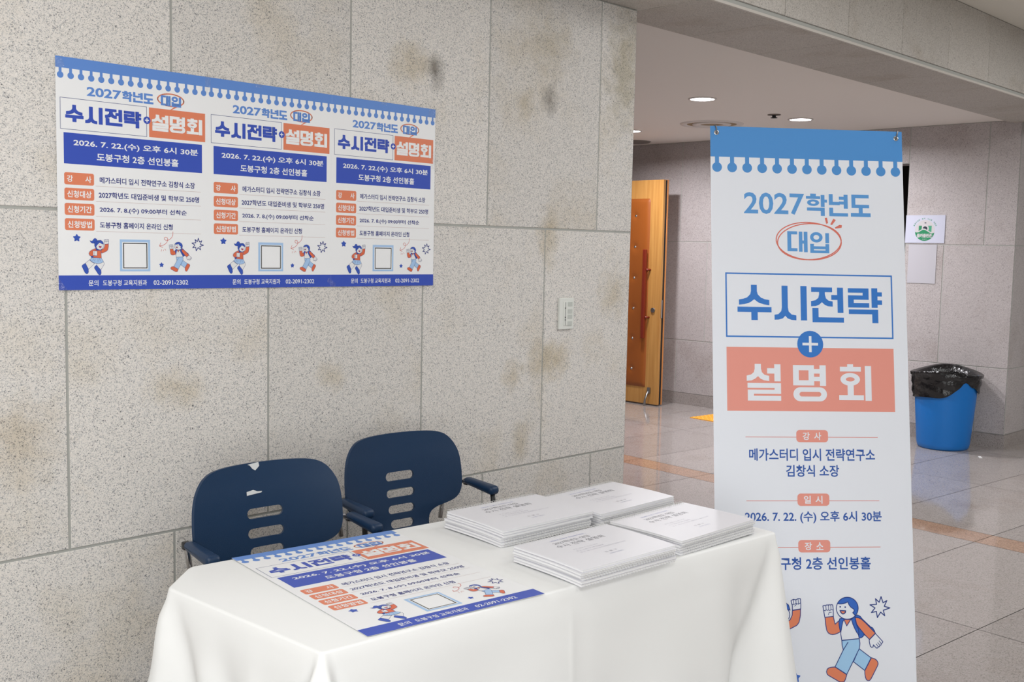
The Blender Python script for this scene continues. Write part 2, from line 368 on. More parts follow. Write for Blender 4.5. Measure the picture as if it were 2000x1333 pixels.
# display lettering of the headline, each syllable as outlines: [[outer, hole...], ...]
GLY = {
 '수': [[[(313,968),(347,968),(347,1003),(352,1022),(370,1040),(392,1049),(418,1053),(418,1083),(385,1078),(355,1068),(331,1050),(307,1068),(277,1078),(243,1082),(243,1052),(268,1048),(290,1040),(308,1022),(313,1003)]],
       [[(234,1093),(430,1093),(430,1123),(350,1123),(350,1168),(313,1168),(313,1123),(234,1123)]]],
 '시': [[[(489,972),(524,972),(524,1095),(528,1118),(545,1135),(572,1140),(572,1168),(545,1166),(522,1158),(508,1143),(494,1158),(470,1165),(446,1166),(446,1138),(468,1134),(485,1117),(489,1095)]], [RC(598,972,634,1168)]],
 '전': [[[(659,979),(782,979),(782,1006),(739,1006),(739,1020),(745,1042),(760,1055),(784,1059),(784,1089),(755,1087),(735,1078),(721,1064),(706,1078),(685,1087),(657,1089),(657,1059),(682,1054),(700,1040),(705,1020),(705,1006),(659,1006)]],
       [[(811,979),(846,979),(846,1124),(812,1124),(812,1050),(776,1050),(776,1022),(811,1022)]], [[(664,1098),(700,1098),(700,1151),(848,1151),(848,1180),(664,1180)]]],
 '략': [[[(872,982),(992,982),(992,1048),(905,1048),(905,1067),(994,1067),(994,1094),(872,1094),(872,1023),(957,1023),(957,1008),(872,1008)]],
       [[(1008,980),(1043,980),(1043,1003),(1069,1003),(1069,1028),(1043,1028),(1043,1050),(1069,1050),(1069,1076),(1043,1076),(1043,1094),(1008,1094)]], [[(875,1105),(1045,1105),(1045,1183),(1010,1183),(1010,1132),(875,1132)]]],
 '설': [[[(328,154),(363,154),(363,180),(368,200),(382,214),(408,220),(408,249),(380,245),(360,236),(346,222),(330,236),(310,246),(283,249),(283,219),(308,213),(323,200),(328,180)]],
       [[(437,155),(472,155),(472,250),(437,250),(437,207),(397,207),(397,177),(437,177)]], [[(287,260),(473,260),(473,320),(322,320),(322,331),(473,331),(473,358),(288,358),(288,297),(437,297),(437,287),(287,287)]]],
 '명': [[RC(545,157,662,271), RC(577,186,631,242)], [[(693,157),(728,157),(728,273),(694,273),(694,247),(660,247),(660,222),(693,222),(693,204),(660,204),(660,178),(693,178)]],
       [rrect(545,281,732,360,39,6), rrect(579,307,700,333,13,4)]],
 '회': [[[(848,151),(882,151),(882,165),(926,165),(926,192),(806,192),(806,165),(848,165)]], [EL(864,236,56,36), EL(864,236,25,12)],
       [[(848,268),(883,268),(883,325),(940,325),(940,353),(799,353),(799,325),(848,325)]], [RC(949,160,985,356)]],
 '학': [[[(657,436),(690,436),(690,451),(714,451),(714,468),(632,468),(632,451),(657,451)]], [EL(673,491,35,20), EL(673,491,14,7)],
       [[(717,443),(739,443),(739,471),(753,471),(753,489),(739,489),(739,516),(717,516)]], [[(637,521),(739,521),(739,571),(716,571),(716,540),(637,540)]]],
 '년': [[[(764,443),(787,443),(787,488),(828,488),(828,507),(764,507)]], [[(851,445),(875,445),(875,527),(851,527),(851,503),(823,503),(823,485),(851,485),(851,475),(823,475),(823,457),(851,457)]],
       [[(765,523),(788,523),(788,554),(875,554),(875,573),(765,573)]]],
 '도': [[[(896,447),(998,447),(998,466),(919,466),(919,503),(999,503),(999,522),(961,522),(961,550),(1007,550),(1007,571),(891,571),(891,550),(938,550),(938,522),(896,522)]]],
 '대': [[[(521,656),(577,656),(577,675),(543,675),(543,759),(577,759),(577,778),(521,778)]], [[(586,657),(606,657),(606,711),(614,711),(614,657),(635,657),(635,782),(614,782),(614,730),(606,730),(606,780),(586,780)]]],
 '입': [[EL(689,688,37,33), EL(689,688,17,15)], [RC(742,660,764,724)], [[(652,730),(674,730),(674,745),(742,745),(742,730),(764,730),(764,788),(652,788)], RC(674,763,742,771)]],
}
HEAD = 'headline_lettering'
# ---- running boy drawing (source units) -> mapped to a sheet
def boy(A, part, lay, mp, wd, lineM='navy'):
    def P(pts): return [mp(x, y) for x, y in pts]
    def shape(col, pts, lw=1.0, dl=0):
        q = P(pts); A.poly(part, lay+dl, col, q); A.stroke(part, lay+dl+.5, lineM, q, wd*lw, True)
    shape('fig_blue', [(780,395),(815,384),(855,405),(880,440),(1000,555),(1030,570),(1055,610),(1065,640),(985,700),(905,668),(890,695),(865,710),(832,713),(800,600),(770,450)])
    shape('sky', [(835,865),(1005,995),(915,1175),(755,1050)], dl=1)
    shape('fig_orange', [(1010,995),(1060,1012),(1085,1030),(1102,1060),(1105,1085),(1090,1125),(1005,1292),(985,1315),(965,1320),(940,1308),(925,1275),(918,1230),(915,1180)], dl=1)
    shape('fig_white', [(600,470),(612,455),(720,450),(735,455),(745,510),(775,580),(825,665),(838,722),(590,745),(575,650),(585,550)], dl=1)
    shape('sky', [(590,748),(838,722),(848,790),(840,860),(660,1228),(495,1120),(612,880),(595,820)], dl=2)
    A.stroke(part, lay+2.5, lineM, P([(612,880),(677,775)]), wd)
    shape('fig_orange', [(495,1122),(660,1232),(642,1295),(620,1335),(560,1335),(400,1240),(382,1220),(374,1190),(382,1155),(405,1135),(440,1126)], dl=2)
    shape('fig_orange', [(352,418),(470,403),(480,450),(495,515),(555,462),(550,520),(560,580),(572,622),(530,645),(495,658),(460,662),(430,658),(400,640),(378,605),(362,520)], dl=2)
    shape('fig_blue', [(560,440),(590,425),(625,440),(605,480),(590,550),(580,610),(570,615),(552,540),(550,480)], dl=3)
    shape('fig_blue', [(725,445),(780,405),(785,470),(805,540),(830,590),(832,670),(800,630),(770,570),(745,505)], dl=3)
    shape('fig_orange', [(620,448),(718,448),(660,540)], dl=3)
    shape('fig_orange', [(780,420),(830,425),(870,445),(930,500),(1068,645),(983,733),(920,670),(830,560),(800,510)], dl=4)
    shape('fig_white', [(1068,650),(1100,685),(1172,765),(1168,780),(1150,795),(1148,812),(1130,820),(1126,836),(1108,840),(1098,856),(1080,856),(1038,810),(1034,838),(1015,848),(995,830),(983,780),(980,740)], dl=4)
    for a, b in (((1120,755),(1150,795)),((1100,780),(1130,820)),((1080,800),(1108,840))): A.stroke(part, lay+4.9, lineM, P([a, b]), wd*.8)
    shape('fig_white', [(325,275),(322,255),(340,247),(362,252),(368,242),(398,240),(402,248),(408,238),(436,240),(445,234),(460,240),(468,300),(472,402),(350,417),(335,330)], dl=3)
    for ln in ([(363,255),(368,308)],[(400,250),(403,312)],[(434,243),(437,308)],[(332,315),(355,325),(368,308),(385,318),(403,312),(420,320),(437,308),(462,310)],[(442,345),(412,345),(400,380)]): A.stroke(part, lay+3.9, lineM, P(ln), wd*.8)
    shape('fig_white', [(668+155*math.cos(t*math.pi/16), 287+157*math.sin(t*math.pi/16)) for t in range(32)], dl=4)
    arc = [(668+155*math.cos(R(t)), 287+157*math.sin(R(t))) for t in range(205, 411, 9)]
    shape('fig_blue', arc+[(745,352),(765,330),(762,303),(740,288),(715,270),(690,235),(675,195),(650,210),(610,222),(570,226)], dl=5)
    for e in ((567,267),(638,272)):
        A.circle(part, lay+5.5, lineM, *mp(*e), abs(mp(11,0)[0]-mp(0,0)[0]), abs(mp(0,12)[1]-mp(0,0)[1]), n=14)
    shape('fig_orange', [(565,320),(645,325),(640,348),(622,365),(600,368),(580,352)], lw=1.3, dl=5)
def burst(A, part, lay, mp, wd):
    A.stroke(part, lay, 'navy', [mp(*p) for p in ((1152,122),(1180,210),(1235,180),(1197,262),(1278,285),(1185,318),(1203,397),(1145,345),(1098,422),(1085,335),(1013,350),(1065,285),(993,240),(1088,232),(1072,153),(1125,203))], wd, True)
def star(A, part, lay, col, cx, cy, r, rot=-90, k=.56):
    pts = [(cx+(r if i % 2 == 0 else r*k)*math.cos(R(rot+36*i)), cy+(r if i % 2 == 0 else r*k)*math.sin(R(rot+36*i))) for i in range(10)]
    A.poly(part, lay, col, pts); A.stroke(part, lay, col, pts, r*.22, True)
def girl(A, part, lay, mp, wd, lineM='navy'):
    def P(pts): return [mp(x, y) for x, y in pts]
    def shape(col, pts, lw=1.0, dl=0):
        q = P(pts); A.poly(part, lay+dl, col, q); A.stroke(part, lay+dl+.5, lineM, q, wd*lw, True)
    shape('fig_blue', [(238,142),(262,148),(280,138),(290,118),(308,108),(328,118),(337,140),(325,165),(300,180),(270,178),(252,168)])
    shape('fig_blue', [(250,352),(278,345),(300,372),(285,382),(252,378)])
    shape('fig_white', [(228,412),(175,455),(215,545),(300,465),(270,448)])
    shape('fig_white', [(330,465),(325,487),(385,555),(430,480),(432,460),(420,438),(390,458)])
    shape('fig_blue', [(172,458),(212,532),(216,580),(206,603),(186,608),(166,588),(126,500),(132,483)], dl=1)
    shape('fig_blue', [(327,485),(386,560),(390,600),(381,623),(363,628),(345,610),(294,527),(299,507)], dl=1)
    shape('sky', [(268,380),(388,385),(406,410),(422,440),(392,457),(345,465),(285,452),(230,410)], dl=2)
    for a, b in (((285,395),(272,425)),((305,398),(298,430)),((345,395),(345,438)),((365,392),(378,430))): A.stroke(part, lay+2.9, lineM, P([a, b]), wd*.8)
    shape('fig_orange', [(440,195),(494,188),(492,230),(482,272),(468,290),(400,322),(385,290),(400,268),(425,252),(438,225)], dl=2)
    shape('fig_white', [(432,132),(448,124),(463,128),(478,121),(494,122),(496,160),(495,186),(440,193),(440,165)], dl=2)
    A.stroke(part, lay+2.9, lineM, P([(434,152),(448,158),(464,150),(480,156),(495,147)]), wd*.8)
    for xf in (448, 464, 479): A.stroke(part, lay+2.9, lineM, P([(xf,126),(xf+1,152)]), wd*.8)
    A.stroke(part, lay+2.9, lineM, P([(468,155),(455,168)]), wd*.8)
    shape('fig_blue', [(300,168),(340,140),(385,136),(415,160),(400,270),(330,275),(312,240),(300,215)], dl=3)
    shape('fig_orange', [(305,250),(330,278),(388,280),(393,388),(272,378),(300,330)], dl=3)
    shape('fig_orange', [(322,248),(262,272),(232,296),(221,322),(232,348),(258,358),(300,352),(300,292),(318,280)], dl=4)
    shape('fig_white', [(280,285),(335,290),(333,354),(279,350)], dl=4)
    shape('fig_white', [(372+50*math.cos(t*math.pi/12), 220+50*math.sin(t*math.pi/12)) for t in range(24)], dl=4)
    shape('fig_blue', [(322,222),(318,195),(335,158),(362,140),(392,140),(415,160),(424,192),(395,184),(364,162),(352,186),(332,204)], dl=5)
    shape('pinkred', [(358,217),(394,222),(391,238),(376,246),(362,236)], dl=5)
    A.circle(part, lay+5.5, lineM, *mp(368,196), wd*.7, n=10); A.circle(part, lay+5.5, lineM, *mp(398,203), wd*.7, n=10)
def ink(n, c, r=.38): return mat('ink_'+n, c, r, spec=.4)
INK = dict(band=ink('poster_light_blue', (97,141,212)), royal=ink('poster_royal_blue', (58,84,184)), orange=ink('poster_orange', (226,132,98)), white=ink('poster_white', (240,241,242)),
           navy=ink('line_navy', (38,52,128)), txt=ink('text_navy', (40,50,128)), rule=ink('rule_brown', (196,170,164)), sky=ink('sky_blue', (168,200,236)), fig_blue=ink('figure_blue', (56,88,184)),
           fig_orange=ink('figure_orange', (220,110,76)), fig_white=ink('figure_white', (233,233,233)), pinkred=ink('mouth_red', (206,70,92)), arrow=ink('arrow_red', (206,96,84)), black=ink('black', (18,18,20)))
# ---- the A2 event poster
def make_poster():
    t = thing('event_poster', '', 'poster')
    A = Art(); W_, H_ = 420, 594
    A.rect('sheet', 0, 'white', 0, 0, W_, H_)
    hb = 'header_band'
    A.rect(hb, 1, 'band', 0, 0, W_, 28)
    for k in range(16):
        x = 12+26.4*k; A.rect(hb, 1, 'band', x-3.6, 28, x+3.6, 40); A.circle(hb, 1, 'band', x, 46, 8.2)
    h = HEAD
    A.text(h, 1, 'band', '2027', 79, 68, 171, 92, .03)
    for g, a, b in (('학',173,201),('년',203,230),('도',232,260)): A.glyph(h, 1, 'band', g, a, 67, b, 94, .5)
    A.stroke(h, 1, 'orange', [(310+38*math.cos(R(k*10)), 77+16.5*math.sin(R(k*10))) for k in range(36)], 3.4, True)
    A.poly(h, 1, 'orange', [(322,93),(333,92),(312,103),(308,103)])
    A.glyph(h, 2, 'band', '대', 281, 66, 309, 94, .7); A.glyph(h, 2, 'band', '입', 312, 66, 340, 94, .7)
    A.frame(h, 1, 'navy', 10, 102, 241, 182, 1.1)
    for g, a, b in (('수',23,70),('시',74,120),('전',126,173),('략',177,225)): A.glyph(h, 1, 'royal', g, a, 118.5, b, 162, 1.0)
    A.rect(h, 1, 'orange', 247, 103, 412, 182)
    for g, a, b in (('설',255,303),('명',306,352),('회',356,403)): A.glyph(h, 2, 'white', g, a, 120, b, 164, .8)
    A.circle(h, 2, 'royal', 241, 138, 10); A.poly(h, 3, 'white', plus(241, 138, 5.5, 1.3))
    d = 'date_panel'
    A.rect(d, 1, 'royal', 18, 190, 402, 269)
    A.text(d, 2, 'white', '2026. 7. 22.(수) 오후 6시 30분', 43, 204.5, 390, 225, .02); A.text(d, 2, 'white', '도봉구청 2층 선인봉홀', 103, 236, 331, 257, .02)
    g = 'detail_lines'
    for (y0, y1, tg), (bd, xl, xr, ty0, ty1), yl in zip(((291,322,None),(330.5,361,'신청대상'),(369.5,400,'신청기간'),(408.5,439,'신청방법')),
        (('메가스터디 입시 전략연구소 김창식 소장',110,380,297.5,314.5),('2027학년도 대입준비생 및 학부모 250명',107,393,336.5,353),('2026. 7. 8.(수) 09:00부터 선착순',109,355,375.5,392),('도봉구청 홈페이지 온라인 신청',109,313,415,431.5)), (322,361.5,400.5,440)):
        A.rrect(g, 1, 'orange', 18, y0, 95, y1, 5)
        if tg: A.text(g, 2, 'white', tg, 25, (y0+y1)/2-9, 88, (y0+y1)/2+9, .022)
        else: A.text(g, 2, 'white', '강', 25, y0+7, 40, y1-7, .022); A.text(g, 2, 'white', '사', 72, y0+7, 88, y1-7, .022)
        A.text(g, 1, 'txt', bd, xl, ty0, xr, ty1, .022); A.rect(g, 1, 'rule', 99, yl, 398, yl+.7)
    mpg = lambda x, y: (.1937*x-.00079*y+35.9, -.00367*x+.18667*y+439.5)
    girl(A, 'girl_drawing', 1, mpg, .7)
    mb = lambda x, y: (329+(x-668)*.0790, 475+(y-287)*.0685)
    boy(A, 'boy_drawing', 1, mb, .7)
    burst(A, 'starburst', 1, lambda x, y: (388+(x-1137)*.125, 470+(y-272)*.118), 2.2)
    star(A, 'star', 1, 'fig_blue', 48, 459, 9.2); star(A, 'small_star', 1, 'fig_blue', 279.5, 528, 6.3)
    f = 'pale_frame'
    A.rect(f, 1, 'sky', 162, 460, 247, 545.5); A.rect(f, 2, 'white', 168.5, 467, 241, 540); A.frame(f, 3, 'black', 171, 469, 238.5, 537.5, 2.4)
    ar = 'curly_arrow'
    A.stroke(ar, 1, 'arrow', [mpg(*p) for p in ((1434,10),(1432,60),(1415,95),(1385,122),(1355,136),(1325,136),(1303,120),(1303,100),(1320,89),(1342,94),(1354,115),(1352,142),(1338,170),(1310,195),(1275,212),(1232,220))], 1.3)
    A.stroke(ar, 1, 'arrow', [mpg(*p) for p in ((1250,172),(1230,220),(1280,242))], 1.3)
    for a, b in (((1260,270),(1255,298)),((1288,275),(1290,292)),((1306,262),(1324,282))): A.stroke(ar, 1, 'arrow', [mpg(*a), mpg(*b)], 1.0)
    ft = 'footer_band'
    A.rect(ft, 1, 'royal', 0, 556, W_, H_)
    A.text(ft, 2, 'white', '문의', 77, 568.5, 103, 584, .012); A.text(ft, 2, 'white', '도봉구청 교육지원과', 115, 568.5, 237, 584, .012); A.text(ft, 2, 'white', '02-2091-2302', 256, 570, 358, 583, .012)
    A.build(t, INK, ['sheet', hb, h, d, g, 'girl_drawing', 'boy_drawing', 'starburst', 'star', 'small_star', f, ar, ft])
    for ch in t.children:
        if ch.name.startswith('sheet'):                # give the paper a real thickness
            md = ch.modifiers.new('thick', 'SOLIDIFY'); md.thickness = .0004; md.offset = -1
    return t
PX0, PZ0, PW = 1.1248, .4641+CAM_H, .4248
poster = make_poster(); poster.location = (PX0, DW-.0045, PZ0); poster.scale = (PW/.42, 1, 1)
poster['label'] = 'blue and white event poster at the left end of the wall row'; poster['group'] = 'event posters'
dup(poster, (PX0+PW, DW-.0042, PZ0), (0,0,0), 'blue and white event poster in the middle of the wall row of three')
dup(poster, (PX0+2*PW, DW-.0045, PZ0), (0,0,0), 'blue and white event poster at the right end of the wall row')
ZT = .6844
p4 = dup(poster, (1.2251, 2.0781, ZT+.0022), (R(-90), 0, R(-6.85)), 'event poster lying flat on the white tablecloth')
p4.scale = (.998, 1, .998)
# clear tape holding the wall posters
def clear_tape_mat():
    m = bpy.data.materials.new('clear_tape'); m.use_nodes = True; nt = m.node_tree; N = nt.nodes; L = nt.links
    for n in list(N): N.remove(n)
    o = N.new('ShaderNodeOutputMaterial'); tr = N.new('ShaderNodeBsdfTransparent'); gl = N.new('ShaderNodeBsdfGlossy'); gl.inputs['Roughness'].default_value = .12
    mx = N.new('ShaderNodeMixShader'); mx.inputs[0].default_value = .09
    tc = N.new('ShaderNodeTexCoord'); nz = N.new('ShaderNodeTexNoise'); nz.inputs['Scale'].default_value = 120; bp = N.new('ShaderNodeBump'); bp.inputs['Strength'].default_value = 1; bp.inputs['Distance'].default_value = .01
    L.new(tc.outputs['Object'], nz.inputs['Vector']); L.new(nz.outputs['Fac'], bp.inputs['Height']); L.new(bp.outputs[0], gl.inputs['Normal'])
    L.new(tr.outputs[0], mx.inputs[1]); L.new(gl.outputs[0], mx.inputs[2]); L.new(mx.outputs[0], o.inputs[0]); return m
CT = clear_tape_mat()
wall_posters = [o for o in COL.objects if o.name.startswith('event_poster') and abs(o.rotation_euler.x) < .1]
for o in wall_posters:
    i = round((o.location.x-PX0)/PW)
    spots = [[(-14,6,34,24,-20),(-16,215,16,70,0),(-12,575,30,22,55),(412,-10,16,55,0)],[(150,-6,24,16,0),(404,574,34,14,35)],[(388,2,40,40,10),(404,140,26,60,0),(190,-6,22,14,0)]][i]
    for (x, y, wd, hg, a) in spots:
        c, s = math.cos(R(a)), math.sin(R(a))
        q = [((x+wd/2+px*c-py*s)/1000, -.0016, -(y+hg/2+px*s+py*c)/1000) for px, py in ((-wd/2,-hg/2),(wd/2,-hg/2),(wd/2,hg/2),(-wd/2,hg/2))]
        mesh_obj('clear_tape', q, [(0,1,2,3)], CT, o)['label'] = 'strip of clear tape'

# ------------------------------------------------------------------ standing banner (X-stand, leaning back)
BI = dict(band=ink('banner_sky_blue', (74,142,208), .45), blue=ink('banner_title_blue', (48,118,200), .45), lblue=ink('banner_light_blue', (88,152,214), .45), salmon=ink('banner_salmon', (228,150,136), .45),
          text=ink('banner_text_blue', (44,88,168), .45), white=ink('banner_white', (228,232,240), .45), navy=ink('banner_line_navy', (34,58,130), .45), sky=ink('banner_jeans_blue', (160,203,238), .45), fig_blue=ink('banner_figure_blue', (50,102,192), .45),
          fig_orange=ink('banner_figure_orange', (224,130,94), .45), fig_white=ink('banner_figure_white', (228,232,240), .45), pinkred=INK['pinkred'], red=ink('banner_circle_red', (214,112,96), .45))
bn = thing('standing_banner', 'tall white and blue vinyl banner on a leaning stand beside the table', 'banner')
nrm = Vector((-math.sin(R(-40.256)), math.cos(R(-40.256)), 0)); lean = R(9.993)
e2 = Vector((math.cos(R(-40.256)), math.sin(R(-40.256)), 0)); dn = -nrm*math.sin(lean)-Vector((0,0,1))*math.cos(lean); fr = (-dn).cross(e2)  # local +y: away from the viewer
bn.matrix_world = Matrix(((e2.x,fr.x,-dn.x,2.724),(e2.y,fr.y,-dn.y,1.866),(e2.z,fr.z,-dn.z,1.774),(0,0,0,1)))
A = Art()
A.poly('vinyl_sheet', 0, 'white', [(0,0),(600,0),(600,1795),(0,1795)], [EL(19,20,4.5,4.5,16)[::-1], EL(580.5,22,4.5,4.5,16)[::-1]])
hb = 'header_band'
A.poly(hb, 1, 'band', [(0,0),(600,0),(600,94),(0,94)], [EL(19,20,4.5,4.5,16)[::-1], EL(580.5,22,4.5,4.5,16)[::-1]])
for k in range(13):
    x = 20+46.4*k; A.rect(hb, 1, 'band', x-6.3, 94, x+6.3, 116); A.circle(hb, 1, 'band', x, 126, 15)
h = HEAD
A.text(h, 1, 'lblue', '2027', 101, 200.5, 288, 266.5, .018)
for g, a, b in (('학',293.5,359),('년',365,424),('도',433,495)): A.glyph(h, 1, 'lblue', g, a, 200, b, 268)
A.glyph(h, 1, 'lblue', '대', 233.5, 317, 296, 380); A.glyph(h, 1, 'lblue', '입', 304, 318, 363, 382)
for dx, rx, ry, dy, ro in ((0,101,57,0,2),(2,99,55,1.5,-4)):
    A.stroke(h, 1, 'red', [(300+dx+rx*math.cos(R(k*8))*math.cos(R(ro))-ry*math.sin(R(k*8))*math.sin(R(ro)), 346+dy+rx*math.cos(R(k*8))*math.sin(R(ro))+ry*math.sin(R(k*8))*math.cos(R(ro))) for k in range(45)], 3.3, True)
for pts in ([(352,275),(357,274),(360,289),(356,291)],[(378,277),(384,280),(373,294),(369,293)],[(397,295),(403,296),(402,302),(384,305),(383,303)]): A.poly(h, 1, 'red', pts); A.stroke(h, 1, 'red', pts, 2, True)
A.frame(h, 1, 'blue', 41, 446, 557, 639.5, 4.4)
for g, a, b, t0, t1 in (('수',77,181,482,588),('시',190,290,483,587),('전',303,404,486,592),('략',418,524,486,592)): A.glyph(h, 1, 'blue', g, a, t0, b, t1)
A.rect(h, 1, 'salmon', 42, 669, 556, 858.5)
for g, a, b, t0, t1 in (('설',102,206,719,828),('명',243.5,346.5,721,829),('회',384,484.5,717,826)): A.glyph(h, 2, 'white', g, a, t0, b, t1)
A.circle(h, 3, 'blue', 298, 658, 40); A.poly(h, 4, 'white', plus(298, 658, 24, 4))
d = 'detail_lines'
for yc, a, b in ((932,'강','사'),(1119,'일','시'),(1254.5,'장','소')):
    A.rect(d, 1, 'red', 96, yc+2.4, 500, yc+4.0); A.rrect(d, 2, 'salmon', 250, yc-18, 347, yc+18, 10)
    A.text(d, 3, 'white', a, 269.5, yc-11.5, 291, yc+11.5, .02); A.text(d, 3, 'white', b, 304.5, yc-11.5, 326, yc+11.5, .02)
A.text(d, 1, 'text', '메가스터디 입시 전략연구소', 106, 969, 490, 1005, .02); A.text(d, 1, 'text', '김창식 소장', 217, 1017, 379, 1052, .02)
A.text(d, 1, 'text', '2026. 7. 22. (수) 오후 6시 30분', 91, 1152, 506, 1188, .02); A.text(d, 1, 'text', '도봉구청 2층 선인봉홀', 127, 1286, 469, 1323, .02)
mB = lambda x, y: (.21297*x-.00423*y+253.16, .00164*x+.20167*y+1375.55)
boy(A, 'boy_drawing', 1, mB, 2.4); burst(A, 'starburst', 1, mB, 3.0)
mG = lambda x, y: (217+((.1937*x-.00079*y+35.9)-116)*2.36, 1410+((-.00367*x+.18667*y+439.5)-462)*2.42)
girl(A, 'girl_drawing', 1, mG, 2.4); star(A, 'star', 1, 'fig_blue', 234.5, 1631, 14)
A.rect('footer_band', 1, 'text', 0, 1715, 600, 1795)
A.build(bn, BI, ['vinyl_sheet', hb, h, d, 'boy_drawing', 'girl_drawing', 'starburst', 'star', 'footer_band'])
for x, y in ((19,20),(580.5,22)):
    bm = bmesh.new(); ring = [Vector((x/1000+.0062*math.cos(k*math.pi/10), -.0008, -y/1000+.0062*math.sin(k*math.pi/10))) for k in range(21)]
    tube(bm, ring, .0019, 8, cap=False)
    bm_obj('grommet', bm, [CHROME], bn)
for x, y, dx in ((.019,-.020,-.003),(.5805,-.022,.006)):
    bm = bmesh.new(); tube(bm, [(x,.012,y-.002),(x,-.004,y-.001),(x+dx*.3,-.0055,y+.010),(x+dx,-.002,y+.022),(x+dx,.008,y+.025),(x+dx*.5,.022,y+.012)], .0022, 8)
    bm_obj('hook', bm, [mat('grey_hook', (110,112,116), .4, metal=.4)], bn)
bm = bmesh.new()
hub = Vector((.30, .035, -1.15))
for x, y in ((.019,-.020),(.5805,-.022)): tube(bm, [hub, (x*.75+.075,.03,y*.75-.29), (x,.014,y)], .004, 8)
for x in (.02, .58): tube(bm, [hub, (x,.012,-1.775)], .004, 8)
tube(bm, [hub, (.30,.36,-1.7)], .005, 8)
bm_obj('stand_rods', bm, [BLACKM], bn)
# ------------------------------------------------------------------ table under its cloth
cloth_m = bpy.data.materials.new('white_tablecloth'); cloth_m.use_nodes = True
_b = cloth_m.node_tree.nodes['Principled BSDF']; _b.inputs['Base Color'].default_value = (*lin((235,236,235)), 1); _b.inputs['Roughness'].default_value = .85
_b.inputs['Specular IOR Level'].default_value = .2
OUT = [(1.053,1.488),(2.373,1.383),(2.425,1.962),(1.128,2.085),(1.026,1.985)]      # table top outline: front left, front right, back right, back left (clipped)
def outline(pts, rad, step=.005):
    n = len(pts); P = []
    for i in range(n):
        p0, p1, p2 = (Vector((*pts[(i+k-1) % n], 0)) for k in range(3))
        a = (p0-p1).normalized(); b = (p2-p1).normalized(); ang = a.angle(b); t = rad[i]/math.tan(ang/2)
        A = p1+a*t; B = p1+b*t; c = p1+(a+b).normalized()*(rad[i]/math.sin(ang/2))
        na = (A-c); nb = (B-c); tot = na.angle(nb)
        for k in range(9):
            u = k/8; v = (na*math.sin((1-u)*tot)+nb*math.sin(u*tot))/math.sin(tot); P.append((c+v, v.normalized(), i if k == 4 else None))
    Q = []
    for (p, nn, c), (p2, n2, _) in zip(P, P[1:]+P[:1]):
        Q.append((p, nn, c)); d = (p2-p).length
        if d > step*1.5:
            m = int(d/step)
            for k in range(1, m): Q.append((p.lerp(p2, k/m), nn.lerp(n2, k/m).normalized(), None))
    return Q
OQ = outline(OUT, [.006, .008, .02, .03, .03])
S = [0]
for (p, _, _), (q, _, _) in zip(OQ, OQ[1:]+OQ[:1]): S.append(S[-1]+(q-p).length)
PER = S[-1]; corner_s = {c: S[i] for i, (_, _, c) in enumerate(OQ) if c is not None}
def sd(a, b): d = (a-b) % PER; return min(d, PER-d)
def drape(s, t):
    """outward offset of the hanging cloth at perimeter position s, t metres below the top"""
    o = .006+.025*t
    for c, amp, w0, wg in ((0,.36,.005,.15),(1,.13,.012,.16),(2,.30,.02,.2),(3,.16,.03,.25),(4,.24,.02,.20)):
        d = sd(s, corner_s[c]); w_ = w0+wg*t
        o += amp*t*math.exp(-(d/w_)**2)-(.15 if c == 0 else .08)*t*math.exp(-((d-1.9*w_)/(w_*.8))**2)
    fr_len = corner_s[1]-corner_s[0] if corner_s[1] > corner_s[0] else 0
    f = (s-corner_s[0])/fr_len if fr_len else 0
    k = min(1, t/.12)
    if 0 < f < 1:
        o += k*(.0018*math.exp(-((f-.45)/.007)**2)-.002*math.exp(-((f-.475)/.02)**2)                       # pressed crease
              + .017*t/.3*math.exp(-((f-.80-.10*t)/.05)**2)-.012*t/.3*math.exp(-((f-.885-.05*t)/.03)**2)  # soft folds at the right
              + .010*t/.3*math.sin(f*19+1.3*t))
    else:
        g = sd(s, corner_s[0])
        o += k*(.024*t/.3*math.exp(-((g-.36+.1*t)/.04)**2)-.018*t/.3*math.exp(-((g-.28+.05*t)/.035)**2)+.016*t/.3*math.exp(-((g-.19)/.03)**2))
    return o
rows = []
NR = 44
for j in range(NR):
    ring = []
    for i, (p, n, c) in enumerate(OQ):
        s = S[i]
        if j < 5:
            a = j/5*math.pi/2; off = -.003+.007*math.sin(a); z = ZT-.007*(1-math.cos(a))
        else:
            fb = (s-corner_s[2])/(corner_s[3]-corner_s[2]); hb_ = min(1, max(0, min(fb-.04, .98-fb)/.06)); full = ZT-.02-hb_*.50   # the cloth hangs short at the back
            t = (j-4)/(NR-5)*full; off = .004+drape(s, t)*min(1, t/.05+.1)*(1-.6*hb_); z = ZT-.007-t*(ZT-.013)/(ZT-.02)
        ring.append(p+n*off+Vector((0,0,z)))
    rows.append(ring)
n = len(OQ); V = [v for r in rows for v in r]; Fc = []
for j in range(NR-1):
    for i in range(n): Fc.append((j*n+i, (j+1)*n+i, (j+1)*n+(i+1) % n, j*n+(i+1) % n))
Fc.append(tuple(range(n))[::-1])
bm = bmesh.new()
bv = [bm.verts.new(v) for v in V]
for f in Fc: bm.faces.new([bv[k] for k in f])
tcl = bm_obj('tablecloth', bm, [cloth_m], smooth=True)
tcl.modifiers.new('hem', 'SOLIDIFY').thickness = .001
tag(tcl, 'white tablecloth draped to the floor over the long table', 'tablecloth')
tb = thing('table', 'long rectangular table standing under the white tablecloth', 'table', (1.72, 1.74, 0), (0,0,R(-4.9)))
bm = bmesh.new(); box(bm, (-.61,-.25,ZT-.036), (.62,.25,ZT-.009), .004); bm_obj('tabletop', bm, [mat('grey_laminate', (150,150,150), .5)], tb)
